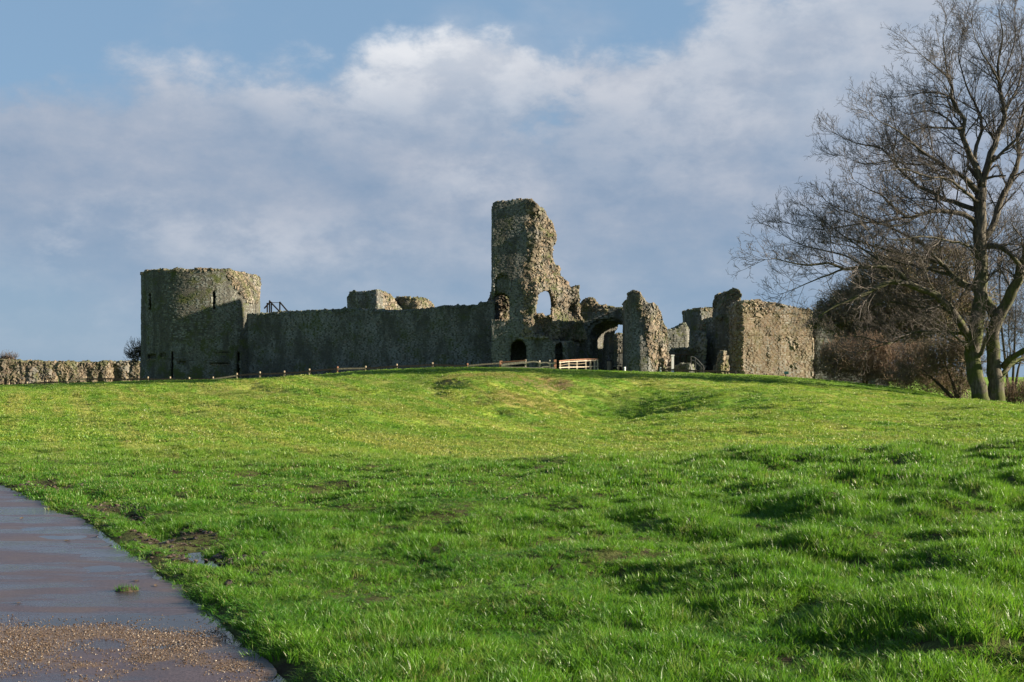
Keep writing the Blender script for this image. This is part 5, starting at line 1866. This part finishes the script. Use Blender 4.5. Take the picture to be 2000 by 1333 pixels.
rng = random.Random(4)
big = thing('bare_tree', P(1932, 793, TRY), 'great bare ash tree with two mossy trunks beside the mound', 'tree')
limbs = [
    ('trunk', [(1922, 806, -.2, .56), (1917, 790, -.2, .46), (1906, 740, -.1, .385), (1897, 690, 0, .365), (1904, 650, 0, .38), (1911, 611, .1, .36), (1916, 550, .2, .34), (1914, 490, .2, .33), (1914, 420, .3, .31), (1917, 365, .3, .27)]),
    ('trunk', [(1948, 808, .2, .60), (1948, 790, .2, .48), (1944, 745, .2, .37), (1940, 690, .2, .33), (1939, 645, .2, .31), (1948, 620, .1, .31), (1963, 600, -.1, .29), (1976, 570, -.3, .27), (1990, 545, -.5, .25), (1994, 522, -.6, .23), (2004, 500, -.8, .20), (2010, 450, -.9, .16), (2022, 380, -1.0, .12), (2030, 300, -1, .07)]),
    ('limb', [(1896, 672, 0, .24), (1892, 655, -.1, .21), (1863, 611, -.5, .19), (1829, 577, -.9, .175), (1805, 566, -1.1, .165), (1775, 555, -1.4, .15), (1740, 552, -1.7, .13), (1710, 562, -1.9, .115), (1680, 578, -2.1, .09), (1650, 590, -2.2, .07), (1622, 604, -2.3, .04), (1598, 620, -2.4, .02)]),
    ('limb', [(1941, 618, .2, .26), (1929, 590, .3, .22), (1911, 568, .5, .20), (1877, 554, .8, .17), (1857, 537, 1.0, .14), (1843, 520, 1.1, .11), (1815, 506, 1.3, .095), (1788, 500, 1.5, .08), (1731, 488, 1.8, .06), (1674, 470, 2.0, .035), (1630, 462, 2.2, .018)]),
    ('limb', [(1774, 553, -1.4, .12), (1758, 534, -1.4, .11), (1742, 524, -1.4, .10), (1698, 521, -1.5, .085), (1650, 525, -1.6, .075), (1618, 514, -1.8, .06), (1577, 519, -2.0, .045), (1545, 514, -2.2, .03), (1515, 506, -2.3, .018), (1494, 508, -2.4, .010)]),
    ('limb', [(1650, 525, -1.6, .055), (1620, 536, -1.4, .045), (1590, 548, -1.2, .032), (1556, 563, -1.0, .02), (1530, 573, -.9, .01)]),
    ('limb', [(1690, 521, -1.5, .055), (1650, 500, -1.0, .045), (1610, 490, -.6, .035), (1570, 480, -.3, .025), (1530, 460, 0, .015), (1508, 446, .2, .008)]),
    ('limb', [(1742, 524, -1.4, .06), (1705, 500, -.4, .05), (1660, 470, .5, .036), (1620, 440, 1.0, .025), (1585, 415, 1.3, .012)]),
    ('limb', [(1912, 450, .3, .16), (1898, 432, .2, .13), (1880, 420, .1, .12), (1850, 413, -.2, .105), (1820, 414, -.5, .095), (1770, 424, -1.0, .075), (1742, 402, -1.3, .06), (1722, 380, -1.5, .045), (1700, 372, -1.7, .025), (1668, 352, -1.9, .012)]),
    ('limb', [(1800, 417, -.7, .06), (1760, 440, -1.2, .05), (1720, 438, -1.6, .04), (1680, 425, -2.0, .028), (1640, 405, -2.2, .012)]),
    ('limb', [(1914, 420, .3, .17), (1890, 404, .6, .13), (1844, 390, 1.1, .11), (1794, 363, 1.5, .09), (1768, 343, 1.7, .08), (1751, 326, 1.8, .07), (1722, 291, 2.0, .055), (1690, 284, 2.2, .04), (1660, 276, 2.4, .022), (1634, 262, 2.5, .010)]),
    ('limb', [(1751, 326, 1.8, .05), (1745, 296, 1.6, .04), (1752, 262, 1.4, .03), (1745, 235, 1.3, .012)]),
    ('limb', [(1915, 378, .3, .15), (1893, 355, 0, .12), (1870, 340, -.3, .105), (1835, 318, -.7, .09), (1800, 296, -1.1, .07), (1770, 268, -1.5, .05), (1748, 252, -1.8, .035), (1722, 240, -2.0, .018), (1700, 222, -2.2, .010)]),
    ('limb', [(1917, 366, .3, .20), (1905, 320, .2, .16), (1885, 290, .1, .14), (1880, 262, 0, .125), (1882, 236, -.1, .11), (1868, 212, -.2, .095), (1859, 190, -.3, .08), (1857, 170, -.4, .065), (1850, 140, -.5, .05), (1846, 110, -.6, .038), (1842, 75, -.7, .025), (1848, 40, -.8, .010)]),
    ('limb', [(1882, 250, -.1, .07), (1845, 251, -.3, .055), (1806, 249, -.5, .045), (1775, 262, -.8, .03), (1745, 285, -1.0, .012)]),
    ('limb', [(1859, 190, -.3, .06), (1835, 182, 0, .045), (1800, 182, .3, .03), (1765, 190, .6, .015)]),
    ('limb', [(1850, 150, -.5, .045), (1825, 128, -.8, .035), (1800, 108, -1.0, .022), (1780, 88, -1.2, .010)]),
    ('limb', [(1904, 312, .2, .10), (1908, 285, .4, .09), (1918, 255, .6, .08), (1912, 215, .8, .065), (1895, 185, 1.0, .05), (1882, 150, 1.1, .036), (1872, 110, 1.2, .024), (1880, 70, 1.3, .010)]),
    ('limb', [(1917, 366, .3, .22), (1922, 345, .3, .19), (1931, 315, .3, .17), (1940, 285, .3, .155), (1953, 255, .3, .14), (1962, 225, .3, .12), (1956, 195, .3, .10), (1953, 165, .3, .085), (1948, 130, .3, .065), (1955, 95, .3, .05), (1958, 60, .3, .035), (1952, 30, .3, .020), (1956, 12, .3, .009)]),
    ('limb', [(1953, 165, .3, .06), (1935, 130, 0, .045), (1920, 105, -.2, .036), (1905, 75, -.4, .024), (1898, 45, -.5, .010)]),
    ('limb', [(1934, 318, .3, .10), (1950, 305, 0, .085), (1985, 272, -.3, .07), (2000, 240, -.5, .05), (2012, 190, -.6, .03)]),
    ('limb', [(1962, 222, .3, .07), (1975, 195, .7, .055), (1990, 165, 1.0, .045), (1996, 120, 1.2, .03), (1990, 75, 1.3, .012)]),
    ('limb', [(1918, 470, .3, .20), (1935, 448, .6, .18), (1949, 410, .8, .165), (1958, 380, .9, .15), (1970, 360, .9, .14), (1988, 320, 1.0, .12), (1990, 290, 1.0, .10), (1986, 265, 1.0, .085), (1996, 225, 1.1, .06), (2004, 180, 1.1, .04), (2000, 120, 1.1, .015)]),
    ('limb', [(1918, 482, .2, .16), (1940, 478, -.3, .14), (1958, 482, -.6, .125), (1975, 498, -.9, .11), (1992, 520, -1.0, .09)]),
    ('limb', [(1958, 718, .1, .17), (1975, 700, -.2, .15), (2000, 685, -.6, .12), (2040, 670, -1.0, .07), (2080, 640, -1.2, .02)]),
    ('limb', [(1946, 745, .1, .15), (1962, 724, .4, .14), (1985, 706, .8, .12), (2010, 692, 1.2, .08), (2060, 680, 1.5, .02)]),
    ('limb', [(1900, 665, .2, .10), (1880, 652, .6, .085), (1850, 650, 1.0, .075), (1800, 648, 1.4, .065), (1771, 652, 1.6, .06), (1745, 669, 1.7, .05), (1715, 668, 1.8, .04), (1690, 659, 1.9, .03), (1655, 656, 2.0, .015), (1630, 660, 2.0, .008)]),
    ('limb', [(1745, 669, 1.7, .035), (1715, 677, 1.5, .028), (1680, 690, 1.3, .02), (1655, 688, 1.2, .010)]),
    ('limb', [(1770, 424, -1.0, .06), (1735, 432, -.6, .05), (1690, 436, -.2, .042), (1640, 444, .2, .03), (1590, 448, .4, .02), (1545, 438, .5, .010)]),
    ('limb', [(1843, 520, 1.1, .08), (1800, 478, .6, .065), (1750, 450, .2, .05), (1690, 425, -.2, .036), (1640, 410, -.4, .022), (1612, 392, -.5, .010)]),
    ('limb', [(1857, 537, 1.0, .08), (1800, 524, 1.8, .06), (1740, 508, 2.3, .045), (1680, 486, 2.6, .03), (1630, 476, 2.8, .014)]),
    ('limb', [(1835, 318, -.7, .06), (1790, 322, -.2, .05), (1740, 314, .3, .038), (1690, 322, .7, .025), (1652, 306, .9, .010)]),
    ('limb', [(1882, 262, 0, .06), (1850, 232, .5, .05), (1815, 216, .9, .036), (1775, 224, 1.2, .024), (1744, 208, 1.4, .010)]),
    ('limb', [(1953, 165, .3, .055), (1968, 125, .8, .042), (1983, 75, 1.0, .028), (1980, 25, 1.1, .010)]),
    ('limb', [(1915, 400, .3, .09), (1880, 370, -.9, .075), (1850, 350, -1.5, .06), (1810, 345, -2.0, .045), (1765, 330, -2.4, .03), (1725, 335, -2.7, .014)]),
    ('limb', [(1918, 500, .2, .08), (1890, 480, -.8, .065), (1850, 470, -1.6, .05), (1800, 462, -2.2, .036), (1755, 470, -2.6, .022), (1720, 462, -2.8, .010)]),
    ('limb', [(1863, 611, -.5, .07), (1830, 600, .3, .055), (1790, 600, .8, .042), (1740, 590, 1.2, .03), (1700, 598, 1.5, .016), (1670, 592, 1.6, .008)]),
    ('limb', [(1904, 705, 0, .12), (1915, 690, -.4, .10), (1930, 650, -.8, .07), (1926, 640, -1.0, .03)]),
    ('limb', [(1892, 690, -.1, .10), (1882, 668, -.6, .07), (1862, 655, -.9, .05), (1848, 640, -1.1, .02)]),
]
cfg = dict(wob=0.17, up=0.055, rmin=0.0051 * TS, levels=4, gap=[0.245 * TS, 0.25 * TS, 0.165 * TS, 0.130 * TS], gap0=0.12, ang=(0.45, 1.0), ratio=(0.36, 0.62),
           lmin=[0.5 * TS, 0.42 * TS, 0.26 * TS, 0.17 * TS], lmax=[3 * TS, 1.5 * TS, 0.8 * TS, 0.44 * TS], bare=lambda k: 0.45 if k == 'trunk' else 0.16)
tw = tree_from_limbs(big, limbs, cfg, rng)
print('tree', len(tw.data.polygons), round(time.time() - T0, 1))


# ---- scrub behind the mound: ivy-clad thorn trees, a bare thicket and russet brambles
def leaf_quads(pts, size, g, up=0.35):
    k = len(pts)
    nrm_ = g.normal(0, 1, (k, 3))
    nrm_[:, 2] = np.abs(nrm_[:, 2]) * 0.8 + up
    nrm_ /= np.linalg.norm(nrm_, axis=1)[:, None]
    a = np.cross(nrm_, g.normal(0, 1, (k, 3)))
    a /= np.linalg.norm(a, axis=1)[:, None] + 1e-9
    b = np.cross(nrm_, a)
    s = size * g.uniform(0.55, 1.3, k)[:, None]
    V = np.stack([pts - a * s, pts + b * s * .55 - nrm_ * s * .12, pts + a * s, pts - b * s * .55 - nrm_ * s * .12], 1).reshape(-1, 3)
    F = np.arange(k * 4).reshape(k, 4)
    return V, F


def crown_points(lobes, k, g, hollow=0.25):
    """points through the outer part of a set of ellipsoid lobes"""
    vol = np.array([l[3] * l[4] * l[5] for l in lobes]) ** 0.72
    which = g.choice(len(lobes), k, p=vol / vol.sum())
    L = np.array(lobes)[which]
    d = g.normal(0, 1, (k, 3))
    d /= np.linalg.norm(d, axis=1)[:, None]
    r = hollow + (1.06 - hollow) * g.uniform(0, 1, k) ** 0.7
    p = L[:, :3] + d * L[:, 3:6] * r[:, None]
    den = fbm(p[:, 0] / 0.9, p[:, 1] / 0.9, p[:, 2] / 0.8, seed=int(g.integers(1000)), octv=2)
    return p[den > -0.10]


def scrub_tree(name, label, px, Y, lobes, leaves, leafsize, leafmat, nbr, group, seed, twigmat='twig', cat='tree', trunk=True, up=0.05, tlen=(1.2, 2.6), group_kind=None):
    """lobes: (column, row, depth offset, half width, half depth, half height) in metres about a picture position"""
    g = np.random.default_rng(seed)
    rr = random.Random(seed)
    zb = ground_z(px, Y) - 0.2
    bx0 = XX(px, Y)
    root = thing(name, (bx0, Y, zb + .2), label, cat, group)
    lb = [(*P(a, b, Y + d), e, f, h) for a, b, d, e, f, h in lobes]
    for l in list(lb):                                     # smaller uneven sprays round every lobe
        for _ in range(4):
            u = Vector((rr.gauss(0, 1), rr.gauss(0, 1), rr.gauss(0, .8))).normalized()
            k_ = rr.uniform(.28, .5)
            lb.append((l[0] + u.x * l[3] * .85, l[1] + u.y * l[4] * .85, l[2] + u.z * l[5] * .85, l[3] * k_, l[4] * k_, l[5] * k_))
    T = Tubes()
    c2 = dict(wob=0.22, up=up, rmin=0.010, levels=3, gap=[0.4, 0.40, 0.32, 0.3], gap0=0.15, ang=(0.4, 1.1), ratio=(0.4, 0.7), lmin=[0.5, 0.5, 0.35, 0.2], lmax=[3, 1.7, 0.9, 0.5])
    if trunk:
        mb = MB()
        for l in lb[:3]:
            top = (l[0], l[1], l[2] - 0.2 * l[5])
            j = rr.uniform(-.25, .25)
            mid = ((bx0 + j + top[0]) / 2 + rr.uniform(-.4, .4), (Y + top[1]) / 2, zb + (top[2] - zb) * 0.5)
            mb.tube([(bx0 + j, Y + j, zb), mid, top], [.16, .11, .04], 7)
        mb.build('trunk', M['dark_bark'], root, smooth=True)
    for _ in range(nbr):
        l = lb[rr.choices(range(len(lb)), [q[3] * q[5] for q in lb])[0]]
        u = Vector((rr.gauss(0, 1), rr.gauss(0, 1), rr.gauss(0, 1))).normalized()
        f = rr.uniform(0.1, 0.75)
        s = (l[0] + u.x * l[3] * f, l[1] + u.y * l[4] * f, l[2] + u.z * l[5] * f)
        d = (u + Vector((0, 0, 0.45)) + Vector((rr.gauss(0, .3), rr.gauss(0, .3), rr.gauss(0, .3)))).normalized()
        ln = min(rr.uniform(*tlen), 0.25 + max(l[3], l[5]) * (1.15 - f))
        grow(T, s, tuple(d), ln, rr.uniform(.012, .03), 1, rr, c2)
    tag(link('crown' if trunk else 'stems', T.mesh('twigs'), M[twigmat], root), kind='stuff')
    if leaves:
        p = crown_points(lb, leaves, g)
        v, f = leaf_quads(p, leafsize, g)
        tag(link('ivy' if leafmat == 'ivy' else 'leaves', mesh_np('leaves', v, f), M[leafmat], root), kind='stuff')
    return root


scrub_tree('ivy_covered_tree', 'tall dark ivy covered tree right behind the bare ash trunks', 1850, 105.5, [
    (1800, 520, 0, 3.0, 2.4, 1.6), (1850, 520, .5, 2.8, 2.4, 1.6), (1890, 510, .2, 1.8, 2.0, 1.3), (1755, 545, -.5, 2.8, 2.4, 2.1), (1900, 590, .2, 2.0, 2.0, 2.0), (1780, 640, .2, 2.8, 2.4, 2.2), (1830, 610, 0, 3.2, 2.6, 2.2), (1880, 640, .5, 2.6, 2.4, 2.6), (1800, 650, 0, 2.6, 2.4, 1.8), (1860, 580, 0, 2.6, 2.4, 2.2), (1790, 590, 0, 2.6, 2.4, 2.0)],
    40000, 0.11, 'ivy', 1500, 'scrub behind the mound', 71, 'thorn')
scrub_tree('ivy_covered_tree', 'broad dark ivy covered thorn leaning over the sunlit bastion', 1690, 106, [
    (1705, 548, 0, 2.0, 2.0, 1.5), (1738, 522, .4, 1.9, 2.0, 1.4), (1680, 588, 0, 2.4, 2.2, 1.6), (1640, 612, -.6, 1.8, 1.8, 1.2), (1610, 630, -1.0, 1.3, 1.5, 0.9), (1730, 610, 0, 2.6, 2.4, 2.0), (1770, 640, 0, 2.6, 2.4, 1.9), (1665, 640, -.4, 2.2, 2.0, 1.2), (1625, 605, -.4, 1.5, 1.5, 1.0), (1700, 650, 0, 2.2, 2.0, 1.3), (1650, 590, 0, 1.5, 1.6, 1.1)],
    40000, 0.11, 'ivy', 1500, 'scrub behind the mound', 72, 'thorn')
scrub_tree('thorn_tree', 'low dark thorn tree in the hollow behind the ash trunks', 1870, 90, [
    (1880, 705, 0, 1.4, 1.8, 1.6), (1845, 700, .5, 1.7, 1.8, 1.3), (1800, 715, .8, 1.5, 1.6, 1.0), (1885, 760, 0, 1.0, 1.4, .8), (1765, 730, .8, 1.0, 1.0, .7)],
    2500, 0.09, 'brown_leaf', 700, 'scrub behind the mound', 73, 'thorn')
scrub_tree('bramble', 'russet bramble thicket in sun beside the shaded wall', 1700, 101, [
    (1640, 705, 0, 1.6, 1.5, 1.3), (1690, 700, .3, 1.8, 1.7, 1.4), (1730, 708, 0, 1.8, 1.7, 1.3), (1780, 712, 0, 1.8, 1.7, 1.2), (1655, 690, .6, 1.1, 1.1, .8), (1612, 718, .4, 1.0, 0.9, 0.8), (1635, 728, -.3, 1.1, 0.9, 0.7), (1675, 730, -.4, 1.3, 1.0, 0.8), (1720, 735, -.5, 1.3, 1.0, 0.8)],
    3500, 0.09, 'brown_leaf', 1700, 'scrub behind the mound', 74, 'russet', 'bush', False, 0.12, (0.8, 1.8))
scrub_tree('bramble', 'dark bramble thicket low behind the right slope of the mound', 1810, 99, [
    (1750, 745, 0, 1.3, 1.2, 0.8), (1790, 742, .5, 1.4, 1.3, 1.1), (1825, 752, -.3, 1.3, 1.2, 0.8), (1862, 762, 0, 1.1, 1.1, 1.0), (1845, 735, .8, 0.9, 1.0, 0.8)],
    1200, 0.09, 'brown_leaf', 900, 'scrub behind the mound', 75, 'russet', 'bush', False, 0.12, (0.6, 1.4))
scrub_tree('hedge', 'brown bare hedge at the edge of the picture beyond the ash trunks', 2010, 105, [
    (1965, 778, 0, 1.3, 1.2, 1.1), (1990, 774, 0, 1.4, 1.2, 1.1), (2030, 772, 0, 1.6, 1.2, 1.2), (2075, 770, 0, 1.6, 1.2, 1.2)],
    2500, 0.09, 'brown_leaf', 650, None, 76, 'russet', 'hedge', False, 0.12, (0.6, 1.3))
scrub_tree('bare_tree', 'small leafless tree in the distance behind the great ash tree', 1975, 125, [
    (1950, 470, 0, 3.0, 2.5, 4.0), (1985, 560, 0, 3.0, 2.5, 4.0), (2010, 640, .5, 2.5, 2.5, 3.0), (1960, 640, 0, 2.0, 2.0, 2.5)],
    0, 0.1, 'brown_leaf', 620, None, 78, 'twig', 'tree', True, 0.08, (1.5, 2.8))
scrub_tree('bush', 'leafless bush growing against the foot of the round tower', 263, 126, [
    (266, 690, 0, 0.7, 0.8, 1.1), (272, 700, -.4, .55, .6, .8), (255, 702, 0, .6, .6, .7)],
    700, 0.12, 'ivy', 170, None, 79, 'twig', 'bush', False, 0.15, (0.7, 1.5))
scrub_tree('bush', 'dark scrub growing on top of the far outer wall', 18, 151, [
    (10, 702, 0, .9, .8, .35), (22, 702, 0, .6, .6, .4)],
    500, 0.14, 'brown_leaf', 120, None, 80, 'twig', 'bush', False, 0.15, (0.4, .8))

# ------------------------------------------------------------------ odds and ends on the path
gcl = thing('grass_clod', (XX(247, 9.45), 9.45, 0.0), 'torn clod of grass lying on the wet path', 'grass clod')
mb = MB()
cx, cy = XX(247, 9.45), 9.45
rr = random.Random(5)
top = []
for k in range(14):
    a = k / 14 * 6.283
    top.append((cx + 0.10 * math.cos(a) * rr.uniform(.7, 1.2), cy + 0.06 * math.sin(a) * rr.uniform(.7, 1.2), path_h(np.array(cx), np.array(cy)) - 0.004))
b0 = len(top)
vv = [tuple(map(float, q)) for q in top] + [(cx + (q[0] - cx) * .55, cy + (q[1] - cy) * .55, float(q[2]) + rr.uniform(.018, .032)) for q in top] + [(cx, cy, float(top[0][2]) + .035)]
ff = [(k, (k + 1) % 14, 14 + (k + 1) % 14, 14 + k) for k in range(14)] + [(14 + k, 14 + (k + 1) % 14, 28) for k in range(14)]
mb.add(vv, ff)
m, n = mat('wet_mud')
finish(n, n.mix(n.noise(None, 8.0), (0.030, 0.022, 0.014), (0.06, 0.045, 0.028)), 0.5, spec=0.4)
M['mud'] = m
mb.build('soil', M['mud'], gcl, smooth=True)
mb = MB()
for _ in range(130):
    a, q = rr.uniform(0, 6.283), math.sqrt(rr.uniform(0, 1))
    x_, y_ = cx + 0.10 * q * math.cos(a), cy + 0.06 * q * math.sin(a)
    h_, ln = rr.uniform(.02, .055), rr.uniform(.01, .05)
    t_ = rr.uniform(0, 6.283)
    z_ = float(path_h(np.array(x_), np.array(y_))) + 0.008
    w1, w2 = math.cos(t_ + 1.57) * .0025, math.sin(t_ + 1.57) * .0025
    mb.add([(x_ - w1, y_ - w2, z_), (x_ + w1, y_ + w2, z_), (x_ + math.cos(t_) * ln, y_ + math.sin(t_) * ln, z_ + h_)], [(0, 1, 2)])
tag(mb.build('blades', M['grass'], gcl), kind='stuff')


def dead_leaf(px, Y, s, label):
    x_, y_ = XX(px, Y), Y
    z_ = float(path_h(np.array(x_), np.array(y_))) + 0.004
    mb = MB()
    a = rr.uniform(0, 6.283)
    ca, sa = math.cos(a) * s, math.sin(a) * s
    ol = [(-1, 0, .15), (-.4, .42, .28), (.3, .45, .2), (1, .05, .5), (.35, -.40, .25), (-.4, -.45, .1)]
    mb.add([(x_ + ca * p - sa * q, y_ + sa * p + ca * q, z_ + r * s * .6) for p, q, r in ol] + [(x_, y_, z_)], [(k, (k + 1) % 6, 6) for k in range(6)])
    o = mb.build('fallen_leaf', M['brown_leaf'])
    tag(o, label, 'leaf', 'dead leaves lying on the wet path')


dead_leaf(266, 9.9, .045, 'dark dead leaf on the wet path just beyond the grass clod')
dead_leaf(304, 9.65, .03, 'small dead leaf on the wet path between grass clod and verge')
dead_leaf(132, 12.3, .05, 'dead leaf on the wet path near its muddy verge')
dead_leaf(42, 14.2, .05, 'dead leaf at the far end of the wet path')
dead_leaf(36, 8.9, .035, 'dead leaf in the wet sheen well away from the grass clod')
print('script done', round(time.time() - T0, 1), 'tris', sum(len(o.data.loops) - 2 * len(o.data.polygons) for o in bpy.data.objects if o.type == 'MESH' and o.users_collection))
